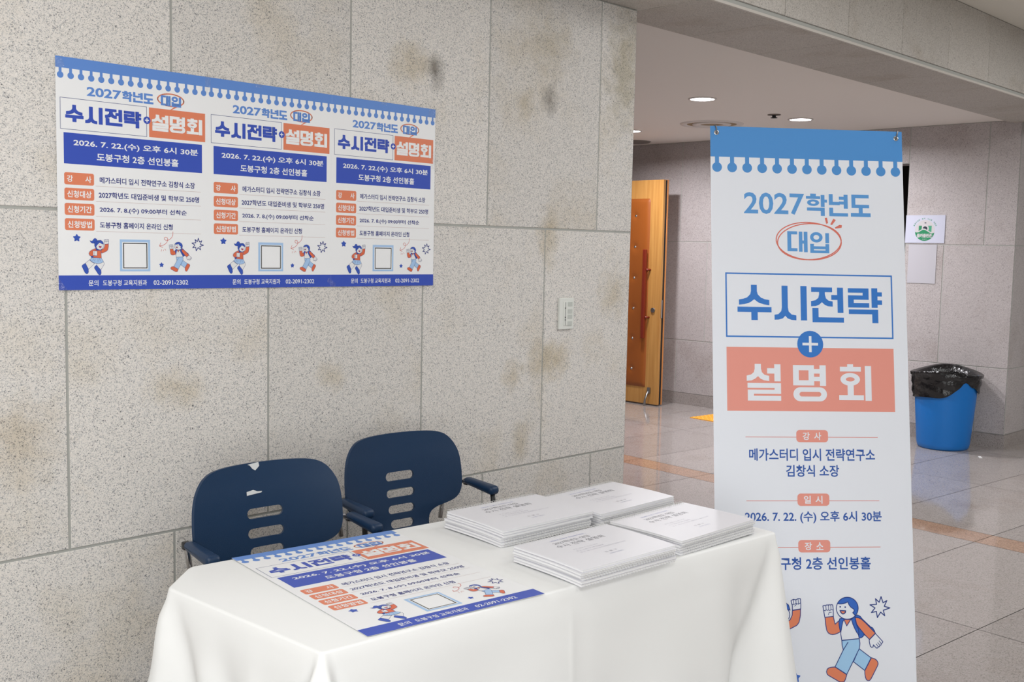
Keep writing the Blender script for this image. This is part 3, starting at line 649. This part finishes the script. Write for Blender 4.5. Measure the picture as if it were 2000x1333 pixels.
for sx in (-1, 1):
    for sy in (-1, 1):
        bm = bmesh.new(); tube(bm, [(sx*.56, sy*.22, 0), (sx*.56, sy*.22, ZT-.036)], .014, 10); bm_obj('leg', bm, [CHROME], tb)

# ------------------------------------------------------------------ spiral notebooks in four stacks
BW, BD, BT = .300, .222, .0052
def warp(x, y, sag): # gentle bend of a stacked notebook
    return -sag*(.5-.5*math.cos(math.pi*min(1, max(0, (BW/2-x)/BW))))*.6-sag*.5*(2*y/BD)**2*(1 if y < 0 else .3)
def make_book(sag, flip, lettering, name='spiral_notebook', rough=0.0):
    t = thing(name, '', 'notebook')
    NX, NY = 20, 12; V = []; Fc = []
    def grid(zf, z0, inset=0):
        i0 = len(V)
        for j in range(NY+1):
            for i in range(NX+1):
                x = (-.5+i/NX)*(BW-2*inset); y = (-.5+j/NY)*(BD-2*inset); V.append((x, y, z0+warp(x, y, sag)))
        return i0
    def gfaces(i0, up):
        for j in range(NY):
            for i in range(NX):
                a = i0+j*(NX+1)+i; q = (a, a+1, a+NX+2, a+NX+1); Fc.append(q if up else q[::-1])
    def wall(a, b):
        loop = [i for i in range(NX+1)]+[j*(NX+1)+NX for j in range(1, NY+1)]+[NY*(NX+1)+i for i in range(NX-1, -1, -1)]+[j*(NX+1) for j in range(NY-1, 0, -1)]
        for k in range(len(loop)):
            p, q = loop[k], loop[(k+1) % len(loop)]; Fc.append((a+p, a+q, b+q, b+p))
    a = grid(0, .0006, .001); b = grid(0, BT-.0008, .001); gfaces(a, False); gfaces(b, True); wall(a, b)
    mesh_obj('pages', V, Fc, BOOKP, t)
    for z0, z1 in ((BT-.0007, BT),):
        V = []; Fc = []; a = grid(0, z0); b = grid(0, z1); gfaces(a, False); gfaces(b, True); wall(a, b); cov = mesh_obj('cover', V, Fc, BOOKC, t)
    V = []; Fc = []; a = grid(0, 0); b = grid(0, .0007); gfaces(a, False); gfaces(b, True); wall(a, b); mesh_obj('back_cover', V, Fc, BOOKC, t)
    sy = -1 if flip else 1
    bm = bmesh.new(); pts = []; N = 34
    for k in range(N*10+1):
        u = k/10; x = -BW/2+.006+u*(BW-.012)/N; a = 2*math.pi*u
        yy = sy*(BD/2-.0015)+.0058*math.cos(a); vr = .0044 if lettering else .0024; yy = sy*(BD/2-.0015)+(.0066 if lettering else .0058)*math.cos(a); pts.append((x, yy, BT/2+(.0022 if lettering else 0)+vr*math.sin(a)+warp(x, sy*BD/2, sag)))
    tube(bm, pts, .0005, 5); bm_obj('coil_binding', bm, [WIRE], t)
    if lettering:
        A = Art(); p = 'cover_lettering'
        A.text(p, 0, 'blue', '- 2026년 도봉구 진학아카데미 -', 82, 24, 200, 31, 0)
        A.text(p, 0, 'grey', '2027학년도 대입', 78, 41, 190, 56, .004); A.text(p, 0, 'grey', '수시 전략 설명회', 68, 62, 216, 80, .004)
        A.text(p, 0, 'pale', '일 시 : 2026. 7. 22.(수) 18:30', 82, 106, 160, 111, 0); A.text(p, 0, 'pale', '장 소 : 도봉구청 2층 선인봉홀', 82, 118, 166, 123, 0)
        A.text(p, 0, 'pale', '강 사 : 메가스터디 입시 전략연구소 김창식 소장', 82, 130, 226, 135, 0)
        A.text(p, 0, 'grey2', '도 봉 구', 128, 160, 166, 167, 0); A.text(p, 0, 'blue2', '(교육지원과)', 130, 174, 172, 180, 0)
        mats = dict(blue=mat('ink_cover_blue', (150,160,206), .4), grey=mat('ink_cover_grey', (132,132,140), .4), pale=mat('ink_cover_pale', (186,186,198), .4), grey2=mat('ink_cover_mid', (168,168,176), .4), blue2=mat('ink_cover_faint', (170,176,200), .4))
        V = []; Fc = []; MI = []; used = []
        for layer, m, vs, fs in A.P[p]:
            if m not in used: used.append(m)
            i = len(V)
            for x, y in vs:
                X, Y = x/1000-BW/2, BD/2-y/1000; V.append((X, Y, BT+.00025+warp(X, Y, sag)))
            for f in fs: Fc.append(tuple(k+i for k in f)); MI.append(used.index(m))
        mesh_obj(p, V, Fc, [mats[m] for m in used], cov, mi=MI)
    return t
PITCH_ = BT+.0007
def stack(cx, cy, rot, books, sag, where, seed, protos={}):
    """books: 'b'/'f' = coil at the back / front, bottom first"""
    rnd = random.Random(seed); n = len(books)
    ordn = ['lowest', 'second from the bottom', 'third from the bottom', 'fourth from the bottom', 'fifth from the bottom', 'sixth from the bottom']
    for k, c in enumerate(books):
        top = k == n-1; key = (round(sag, 4), c, top)
        dx, dy, dr = rnd.uniform(-.003,.003), rnd.uniform(-.003,.003), rnd.uniform(-.7,.7)
        loc = (cx+dx, cy+dy, ZT+.0008+sag*1.1+k*PITCH_); r = (0, 0, R(rot+dr))
        lab = ('white spiral notebook on top of the %s stack, printed cover facing up' % where) if top else 'white spiral notebook %s in the %s stack' % (ordn[k], where)
        if key in protos: dup(protos[key], loc, r, lab, 'spiral notebooks on the table')
        else:
            b = make_book(sag, c == 'f', top); b.location = loc; b.rotation_euler = r; b['label'] = lab; b['group'] = 'spiral notebooks on the table'; protos[key] = b
stack(1.902, 1.838, -4.5, 'fffbbbb', .006, 'back left', 1)
stack(2.214, 1.806, -2.0, 'ffffbb', .005, 'back right', 2)
stack(2.168, 1.522, -2.0, 'fffffb', .005, 'front right', 3)
stack(1.822, 1.518, -5.0, 'fbfffb', .006, 'front left', 4)

# ------------------------------------------------------------------ moulded armchairs behind the table
def make_chair():
    t = thing('armchair', '', 'chair')
    # side profile (y, z) from the top of the back down and forward to the seat front
    prof = [(.016,.806),(.011,.76),(.005,.72),(-.002,.66),(-.008,.61),(-.015,.56),(-.022,.52),(-.034,.488),(-.058,.462),(-.10,.448),(-.16,.442),(-.23,.446),(-.285,.446),(-.315,.434),(-.323,.418)]
    arc = [0]
    for a, b in zip(prof, prof[1:]): arc.append(arc[-1]+math.hypot(a[0]-b[0], a[1]-b[1]))
    def at(s):
        s = max(0, min(arc[-1], s))
        for i in range(len(arc)-1):
            if s <= arc[i+1]+1e-9:
                u = (s-arc[i])/(arc[i+1]-arc[i]); p0 = prof[max(i-1,0)]; p1 = prof[i]; p2 = prof[i+1]; p3 = prof[min(i+2,len(prof)-1)]
                return tuple(.5*(2*p1[k]+(p2[k]-p0[k])*u+(2*p0[k]-5*p1[k]+4*p2[k]-p3[k])*u*u+(3*p1[k]-p0[k]-3*p2[k]+p3[k])*u**3) for k in (0, 1))
        return prof[-1]
    LT = arc[-1]
    half = [(0,0),(.04,.0005),(.08,.002),(.12,.0055),(.152,.012),(.176,.023),(.194,.039),(.207,.062),(.215,.09),(.2185,.12),(.2195,.15),(.2185,.18),(.214,.20),(.205,.216),(.190,.228),(.168,.237),(.144,.244),(.123,.252),(.108,.264),(.102,.282),(.101,.305),(.106,.33),(.125,.352),(.155,.372),(.185,.392),(.203,.42),(.210,.46),(.210,.51),(.205,.555),(.185,.59),(.14,LT-.012),(.07,LT-.002),(0,LT)]
    half = [(x, s) for x, s in half]
    loop = [(x, s) for x, s in half]+[(-x, s) for x, s in half[-2:0:-1]]
    # subdivide the loop smoothly
    holes = []
    for s0, hw in ((.136,.0535),(.189,.0535),(.239,.050),(.285,.044)):
        r_ = .0135; holes.append([((hw-r_)*(1 if math.cos(a) > 0 else -1)+r_*math.cos(a), s0+r_*math.sin(a)) for a in [R(-90+15*k+.01) for k in range(13)]]+[(-(hw-r_)+r_*math.cos(a), s0+r_*math.sin(a)) for a in [R(90+15*k+.01) for k in range(13)]])
    for h_ in holes:
        for i in range(13): h_[i] = (abs(h_[i][0]), h_[i][1])
    pts = [Vector(p) for p in loop]; edges = []; faces = [list(range(len(loop)))]
    for h_ in holes:
        i0 = len(pts); pts += [Vector(p) for p in h_]; faces.append(list(range(i0, i0+len(h_))))
    def inside(x, s, poly):
        c = False
        for (x1, y1), (x2, y2) in zip(poly, poly[1:]+poly[:1]):
            if (y1 > s) != (y2 > s) and x < (x2-x1)*(s-y1)/(y2-y1)+x1: c = not c
        return c
    rj = random.Random(3)
    def clear(q_):
        if not inside(*q_, loop) or any(inside(*q_, h_) for h_ in holes): return False
        return min((q_[0]-b_[0])**2+(q_[1]-b_[1])**2 for lp in [loop]+holes for b_ in lp) > .0055**2
    def smooth_loop(lp, step):
        out = []; n_ = len(lp)
        for i in range(n_):
            p0, p1, p2, p3 = (lp[(i+k_-1) % n_] for k_ in range(4)); m_ = max(1, int(math.hypot(p1[0]-p2[0], p1[1]-p2[1])/step))
            for k_ in range(m_):
                u = k_/m_; out.append(tuple(.5*(2*p1[c]+(p2[c]-p0[c])*u+(2*p0[c]-5*p1[c]+4*p2[c]-p3[c])*u*u+(3*p1[c]-p0[c]-3*p2[c]+p3[c])*u**3) for c in (0, 1)))
        return out
    loop = smooth_loop(loop, .006)
    holes = [[p_ for a_, b_ in zip(h_, h_[1:]+h_[:1]) for p_ in [(a_[0]+(b_[0]-a_[0])*k_/max(1, int(math.hypot(a_[0]-b_[0], a_[1]-b_[1])/.007)), a_[1]+(b_[1]-a_[1])*k_/max(1, int(math.hypot(a_[0]-b_[0], a_[1]-b_[1])/.007))) for k_ in range(max(1, int(math.hypot(a_[0]-b_[0], a_[1]-b_[1])/.007)))]] for h_ in holes]
    pts = []; edges = []
    for lp in [loop]+holes:
        i0 = len(pts); pts += [Vector(q_) for q_ in lp]; edges += [(i0+k_, i0+(k_+1) % len(lp)) for k_ in range(len(lp))]
    s = .008
    while s < LT:
        x = -.216
        while x < .217:
            q_ = (x+rj.uniform(-.0015,.0015), s+rj.uniform(-.0015,.0015))
            if clear(q_): pts.append(Vector(q_))
            x += .009
        s += .009
    vo, eo, fo, *_ = delaunay_2d_cdt(pts, edges, [], 0, 1e-6)
    keep = []
    for f in fo:
        cx_ = sum(vo[i].x for i in f)/len(f); cy_ = sum(vo[i].y for i in f)/len(f)
        if inside(cx_, cy_, loop) and not any(inside(cx_, cy_, h_) for h_ in holes): keep.append(tuple(f))
    def m3(x, s):
        y, z = at(s); k = (x/.21)**2
        back = max(0, min(1, (.30-s)/.06))
        y -= .036*k*back
        if s > .36: z += .012*k*min(1, (s-.36)/.1)
        return (x, y, z)
    o = mesh_obj('seat_shell', [m3(v.x, v.y) for v in vo], keep, NAVY, t, smooth=True)
    md = o.modifiers.new('thick', 'SOLIDIFY'); md.thickness = .009; md.offset = 0; md.use_rim = True
    o.modifiers.new('crisp_rim', 'EDGE_SPLIT').split_angle = R(55)
    for sx in (-1, 1):
        bm = bmesh.new()
        bmesh.ops.create_cube(bm, size=1)
        for v in bm.verts: v.co = Vector((v.co.x*.040*(.80 if v.co.y > 0 else 1.0)+(.250 if sx > 0 else -.236), v.co.y*.150-.115-.010*sx*-1, v.co.z*.029*(.78 if v.co.y > 0 else 1)+.625+(.006 if v.co.y > 0 else -.004)))
        bmesh.ops.bevel(bm, geom=bm.edges[:], offset=.012, segments=4, affect='EDGES', profile=.5)
        bm_obj('armrest', bm, [NAVY], t, smooth=True)
        bm = bmesh.new()
        tube(bm, [(sx*.19,.030,.50),(sx*.205,.032,.60),(sx*.222,.024,.626),(sx*.234,-.01,.628),(.250 if sx > 0 else -.236,-.062,.626)], .0075, 10)
        ab = bm_obj('arm_bracket', bm, [CHROME], t)
        bm = bmesh.new(); tube(bm, [(.250 if sx > 0 else -.236,-.165,.614),(.249 if sx > 0 else -.236,-.172,.58),(sx*.236,-.178,.46),(sx*.216,-.18,.43)], .008, 10); bm_obj('arm_post', bm, [BLACKM], t)
        bm = bmesh.new(); ax = .247 if sx > 0 else -.236; box(bm, (ax-.010,-.046,.616), (ax+.010,-.028,.636), .003); bm_obj('bracket_clamp', bm, [BLACKM], ab)
        for y0, y1 in ((-.27, -.30), (-.03, .05)):
            bm = bmesh.new(); tube(bm, [(sx*.215, y0, .43), (sx*.235, y1, .012)], .0105, 10); lg = bm_obj('leg', bm, [CHROME], t)
            bm = bmesh.new(); tube(bm, [(sx*.235, y1, .02), (sx*.235, y1, 0)], .014, 10); bm_obj('foot_cap', bm, [RUBBER], lg)
    bm = bmesh.new()
    tube(bm, [(-.215,-.27,.43),(.215,-.27,.43)], .009, 8); tube(bm, [(-.215,-.03,.43),(.215,-.03,.43)], .009, 8)
    tube(bm, [(-.215,-.27,.43),(-.215,-.03,.43)], .009, 8); tube(bm, [(.215,-.27,.43),(.215,-.03,.43)], .009, 8)
    bm_obj('seat_frame', bm, [CHROME], t)
    return t, m3
ch1, m3 = make_chair()
ch1.location = (2.106, 2.568, 0); ch1.rotation_euler = (0,0,R(-4.5)); ch1['label'] = 'navy plastic armchair behind the table nearer the passage, clean backrest'; ch1['group'] = 'navy armchairs behind the table'
ch2 = dup(ch1, (1.540, 2.445, 0), (0,0,R(-4.5)), 'navy plastic armchair at the left with torn white tape on its backrest')
for pts in ([(-.045,.006),(-.012,.0),(-.010,.014),(-.022,.024),(-.030,.020),(-.038,.010)], [(-.052,.077),(-.032,.074),(-.020,.079),(-.006,.080),(-.008,.083),(-.036,.085),(-.052,.086)]):
    V = []
    for x, s in pts:
        p = m3(x, s); V.append((p[0], p[1]-.0062, p[2]+.001))
    mesh_obj('tape_scrap', V, [tuple(range(len(V)))], TAPE, ch2)['label'] = 'torn scrap of white tape'

# ------------------------------------------------------------------ wall switch plate
sw = thing('switch_plate', 'white switch plate on the granite wall beside the passage', 'light switch', (3.0835, DW-.0005, 1.145))
PL = mat('switch_white', (226,228,222), .4); PG = mat('switch_grey', (196,200,194), .4)
bm = bmesh.new(); box(bm, (-.041,-.011,-.0605), (.041,0,.0605), .002); bm_obj('frame', bm, [PL], sw)
bm = bmesh.new(); box(bm, (-.020,-.0135,-.046), (.030,-.010,.046), .001); swp = bm_obj('panel', bm, [PL], sw)
for k, z in enumerate((.037,.009,-.012,-.038)):
    bm = bmesh.new(); box(bm, (.002,-.0148,z-.0085), (.028,-.013,z+.0085), .0008); bm_obj('key', bm, [PG], swp)
bm = bmesh.new(); box(bm, (-.012,-.0145,-.045), (-.0095,-.0130,.045)); bm_obj('groove', bm, [mat('groove_grey', (150,152,150), .5)], swp)
for z in (.022,-.014,-.024):
    bm = bmesh.new(); box(bm, (-.0135,-.0149,z-.002), (-.0095,-.0130,z+.002)); bm_obj('indicator_dot', bm, [BLACKM], swp)

# ------------------------------------------------------------------ wooden door leaf standing open against the lobby wall
WOOD = bpy.data.materials.new('honey_wood'); WOOD.use_nodes = True
nt = WOOD.node_tree; N = nt.nodes; L = nt.links; b = N['Principled BSDF']; b.inputs['Roughness'].default_value = .35
tcx = N.new('ShaderNodeTexCoord'); mp_ = N.new('ShaderNodeMapping'); mp_.inputs['Scale'].default_value = (14, 14, .7); nz = N.new('ShaderNodeTexNoise'); nz.inputs['Scale'].default_value = 3; nz.inputs['Detail'].default_value = 5
L.new(tcx.outputs['Object'], mp_.inputs[0]); L.new(mp_.outputs[0], nz.inputs['Vector'])
rp = ramp(nt, [(.3, (170,119,60)), (.7, (190,141,78))]); L.new(nz.outputs['Fac'], rp.inputs[0]); L.new(rp.outputs[0], b.inputs['Base Color'])
dr = thing('door_leaf', 'honey wood door leaf with an orange padded panel standing open in the lobby', 'door', (7.697, 5.733, 0))
PADM = mat('orange_leatherette', (142,76,25), .42, bump=(300, .1, 2))
bm = bmesh.new(); box(bm, (0,.006,.012), (.03,.93,2.033), .002); bm_obj('leaf_front', bm, [WOOD], dr)
bm = bmesh.new(); box(bm, (.03,.004,.012), (.052,.925,2.03)); bm_obj('gasket', bm, [RUBBER], dr)
bm = bmesh.new(); box(bm, (.052,.0,.012), (.068,.93,2.033), .001); bm_obj('leaf_back', bm, [mat('reddish_wood', (196,128,70), .4)], dr)
# padded panel: pillowed between rows of buttons
PY0, PY1, PZ0_, PZ1_ = .142, .79, .16, 1.87
btn = [(y, z) for y in (.30, .63) for z in (1.714,1.434,1.153,.875,.6,.321)]
V = []; Fc = []; NY_, NZ_ = 40, 90
for j in range(NZ_+1):
    for i in range(NY_+1):
        y = PY0+(PY1-PY0)*i/NY_; z = PZ0_+(PZ1_-PZ0_)*j/NZ_
        e = min(y-PY0, PY1-y, z-PZ0_, PZ1_-z); hgt = .016*(1-math.exp(-e/.018))
        for by, bz in btn: hgt -= .010*math.exp(-((y-by)**2+(z-bz)**2)/.0007)
        V.append((-hgt if e > 1e-6 else .001, y, z))
for j in range(NZ_):
    for i in range(NY_):
        a = j*(NY_+1)+i; Fc.append((a, a+NY_+1, a+NY_+2, a+1))
pad = mesh_obj('padded_panel', V, Fc, PADM, dr, smooth=True)
for by, bz in btn:
    bm = bmesh.new(); bmesh.ops.create_uvsphere(bm, u_segments=12, v_segments=8, radius=.012)
    for v in bm.verts: v.co = Vector((v.co.x*.6-.008, v.co.y+by, v.co.z+bz))
    bm_obj('stud', bm, [CHROME], pad, smooth=True)
bm = bmesh.new(); box(bm, (-.060,.140,.61), (-.030,.172,1.412), .004)
for z in (.80, 1.23): tube(bm, [(-.05,.135,z),(.002,.126,z)], .010, 10)
bm_obj('pull_handle', bm, [mat('dark_red_wood', (112,34,18), .35)], dr)
bm = bmesh.new(); tube(bm, [(.0,.079,.868),(-.012,.079,.868)], .021, 20); bm_obj('lock_cylinder', bm, [mat('brushed_steel', (150,150,150), .35, metal=1)], dr)
bm = bmesh.new(); box(bm, (-.02,.078,.11), (.001,.108,.165), .003); tube(bm, [(-.02,.094,.13),(-.045,.105,.06),(-.05,.108,.012)], [.010,.009,.012], 10); bm_obj('door_stop', bm, [mat('brushed_steel', (150,150,150), .35, metal=1)], dr)
bm = bmesh.new(); box(bm, (.012,-.002,.80), (.026,.008,.96)); bm_obj('strike_plate', bm, [CHROME], dr)

# ------------------------------------------------------------------ notices on the lobby wall
GR = dict(white=mat('ink_notice_white', (190,192,208), .5), green=mat('ink_green', (24,128,84), .5), lgreen=mat('ink_light_green', (62,150,116), .5), pale=mat('ink_pale_disc', (192,188,190), .5), dark=mat('ink_dark_lens', (20,34,52), .5))
nb = thing('logo_notice', 'white notice with a round green emblem on the lobby wall', 'notice', (XB-.006, 3.645, 1.713), (0,0,R(-90)))
A = Art(); q = 'emblem'
A.rect('board', 0, 'white', 0, 0, 304, 211)
cx, cy, rr_ = 151, 117, 76
A.circle(q, 1, 'pale', cx, cy-4, rr_, n=48)
A.rect(q, 2, 'green', cx-48, 80, cx-24, 124); A.rect(q, 2, 'lgreen', cx+24, 80, cx+52, 128)
A.circle(q, 3, 'pale', cx+3, 102, 28); A.circle(q, 4, 'dark', cx+1, 103, 18); A.rect(q, 2, 'dark', cx-5, 55, cx+9, 62)
hill = [(cx-75,128),(cx-62,132),(cx-48,130),(cx-32,120),(cx-14,110),(cx+2,112),(cx+20,122),(cx+40,134),(cx+56,138),(cx+74,134)]
low = [(cx+76*math.cos(R(a)), 120+75*math.sin(R(a))) for a in range(10, 171, 8)]
A.poly(q, 5, 'pale', [(x, y-9) for x, y in hill]+hill[::-1]); A.poly(q, 6, 'green', hill+low)
A.text(q, 7, 'pale', '몰카클린존', cx-60, 140, cx+60, 170, .05); A.text(q, 7, 'pale', '도봉구', cx-18, 179, cx+18, 186, .01)
word = '불법카메라 탐지 시스템 작동중'
for i, c_ in enumerate(word):
    if c_ == ' ': continue
    a = R(-64+128*i/(len(word)-1)); V, Fc = glyph_mesh(c_, .02); x0 = min(v[0] for v in V); x1 = max(v[0] for v in V); y0 = min(v[1] for v in V)
    sc_ = 12.5
    A.add(q, 1, 'green' if i % 3 else 'lgreen', [(cx+(88+(y-y0)*sc_)*math.sin(a)+(x-(x0+x1)/2)*sc_*math.cos(a), 119-(88+(y-y0)*sc_)*math.cos(a)+(x-(x0+x1)/2)*sc_*math.sin(a)) for x, y in V], Fc)
A.build(nb, GR, ['board', q])
for o in nb.children:
    if o.name.startswith('board'): md = o.modifiers.new('thick', 'SOLIDIFY'); md.thickness = .005; md.offset = -1
bm = bmesh.new(); box(bm, (XB-.004, 3.395, 1.193), (XB-.001, 3.614, 1.490), .0005)
tag(bm_obj('blank_notice', bm, [mat('blank_paper', (180,178,184), .5)]), 'blank white sheet on the lobby wall under the green emblem notice', 'notice')

# ------------------------------------------------------------------ blue waste bin with its black liner
bi = thing('waste_bin', 'blue plastic waste bin with a black liner bag by the lobby wall', 'bin', (7.755, 3.165, 0))
bm = bmesh.new()
lathe(bm, [(0,.006),(.150,.006),(.168,.0),(.178,.012),(.184,.04),(.205,.30),(.222,.53),(.224,.545),(.216,.548),(.213,.53),(.196,.30),(.176,.03),(0,.02)], 56)
bm_obj('bucket', bm, [mat('bin_blue', (5,108,188), .42)], bi, smooth=True)
rnd = random.Random(5); SEG = 120; prof = []
ph = [rnd.uniform(0, 6.28) for _ in range(12)]
def wob(a, k): return sum(math.sin(a*m+ph[i])*c for i, (m, c) in enumerate(((2,.5),(3,.35),(5,.3),(9,.22),(14,.16),(23,.10))))*k
view = math.atan2(-3.165, -7.755)     # angle of the side that faces the hall
V = []; Fc = []; NRW = 16
for j in range(NRW):
    u = j/(NRW-1)
    for i in range(SEG):
        a = i*2*math.pi/SEG; d = (a-view+math.pi) % (2*math.pi)-math.pi      # 0 facing the hall, + towards the photo's right
        hem = .42+.045*math.tanh((d-.15)*4)-.01*math.sin(d*3)+(.05*math.exp(-((d-.62)/.2)**2))-(.06 if d > 1.0 else 0)*min(1, (d-1.0)*3 if d > 1 else 0)
        rimz = .552+.016*math.sin(2*a+1)+.018*math.exp(-((abs(d)-math.pi)/.6)**2)
        if u < .35:      # inside
            w_ = u/.35; z = .33+(rimz+.022-.33)*w_; r = .150+.062*w_+wob(a+z*9, .012*(1-w_)+.004)
        elif u < .5:     # rolled rim
            w_ = (u-.35)/.15*math.pi; z = rimz+.022*math.cos(w_*.8)*.9; r = .236+.016*math.sin(w_)+wob(a, .003)
        else:            # hanging outside
            w_ = (u-.5)/.5; z = rimz+(hem-rimz)*w_; r = .243-.018*w_+wob(a+z*14, .0045)*(1-w_*.5)+.004*math.sin(z*90+a*4); r = max(r, .205+(z-.30)*.0739+.0035)
        V.append((r*math.cos(a), r*math.sin(a), z))
for j in range(NRW-1):
    for i in range(SEG): Fc.append((j*SEG+i, j*SEG+(i+1) % SEG, (j+1)*SEG+(i+1) % SEG, (j+1)*SEG+i))
i0 = len(V); V.append((0,0,.31)); Fc += [(i0, (i+1) % SEG, i) for i in range(SEG)]
mesh_obj('liner_bag', V, Fc, mat('black_polythene', (10,10,12), .22, spec=.6, bump=(26, .9, 3)), bi, smooth=True)

# ------------------------------------------------------------------ small things on the floor
TY = mat('tactile_yellow', (232,160,44), .45)
tp = bmesh.new(); box(tp, (-.15,-.15,0), (.15,.15,.005), .001)
for i in range(6):
    for j in range(6):
        r_ = bmesh.ops.create_cone(tp, cap_ends=True, segments=10, radius1=.016, radius2=.011, depth=.005)
        bmesh.ops.translate(tp, verts=r_['verts'], vec=(-.125+.05*i, -.125+.05*j, .0072))
o = bm_obj('tactile_tile', tp, [TY]); o.location = (7.53, 5.0, .0003); o.rotation_euler = (0,0,TA); tag(o, 'yellow studded tactile paving tile on the lobby floor before the door', 'paving tile')
bm = bmesh.new(); box(bm, (-.022,-.010,.0006), (.022,.008,.004)); o = bm_obj('paper_scrap', bm, [PAPER]); o.location = (7.561, 2.819, 0); o.rotation_euler = (0,0,.6); tag(o, 'tiny white paper scrap on the floor beside the blue bin', 'litter')

# ------------------------------------------------------------------ lobby ceiling fittings
LED = mat('led_disc', (255,255,255), .5, emit=(250,248,255), estr=22)
TRIM = mat('white_trim_ring', (216,210,206), .5)
def downlight(x, y, label):
    t = thing('downlight', label, 'ceiling light', (x, y, ZC), group='round downlights in the lobby ceiling')
    bm = bmesh.new(); lathe(bm, [(.078,.0),(.092,-.001),(.092,-.005),(.080,-.007),(.076,-.004)], 40); bm_obj('trim_ring', bm, [TRIM], t, smooth=True)
    bm = bmesh.new(); vs = [bm.verts.new((.078*math.cos(k*math.pi/20), .078*math.sin(k*math.pi/20), -.0035)) for k in range(40)]; bm.faces.new(vs[::-1]); bm_obj('diffuser', bm, [LED], t, normals=False)
    l = area('downlight_lamp', (x, y, ZC-.012), .15, 30, COOL, shape='DISK', spread=165)
    return t
downlight(5.827, 4.058, 'round white downlight in the lobby ceiling, nearest and largest')
downlight(7.12, 4.085, 'round white downlight in the lobby ceiling above the standing banner')
downlight(7.02, 5.59, 'round white downlight half hidden by the end of the granite wall')
va = thing('air_diffuser', 'round ceiling air diffuser above the left corner of the banner', 'vent', (6.99, 4.774, ZC))
bm = bmesh.new()
lathe(bm, [(.245,0),(.240,-.007),(.200,-.009),(.190,-.004)], 56); bm_obj('outer_ring', bm, [TRIM], va, smooth=True)
bm = bmesh.new(); lathe(bm, [(.150,-.004),(.148,-.010),(.095,-.011),(.090,-.004)], 48); bm_obj('inner_ring', bm, [TRIM], va, smooth=True)
bm = bmesh.new(); lathe(bm, [(0,-.0035),(.195,-.0035)], 48); bm_obj('throat', bm, [mat('vent_tan', (150,128,96), .7)], va)
vb = thing('air_diffuser', 'dark round ceiling vent at the edge of the granite wall above the door', 'vent', (7.72, 6.12, ZC))
bm = bmesh.new(); lathe(bm, [(0,-.014),(.10,-.012),(.15,-.008),(.165,0)], 40); bm_obj('cap', bm, [mat('vent_grey', (120,112,106), .6)], vb, smooth=True)
sp_ = thing('sprinkler_head', 'small dark sprinkler head on the lobby ceiling between two downlights', 'sprinkler', (6.782, 4.103, ZC))
bm = bmesh.new(); lathe(bm, [(0,-.006),(.045,-.005),(.048,0)], 24); bm_obj('escutcheon', bm, [mat('bronze_trim', (110,100,90), .4, metal=.5)], sp_)
bm = bmesh.new(); tube(bm, [(0,0,-.004),(0,0,-.022)], .014, 12); lathe(bm, [(0,-.022),(.024,-.021),(.024,-.025),(0,-.027)], 16); bm_obj('nozzle', bm, [BLACKM], sp_)
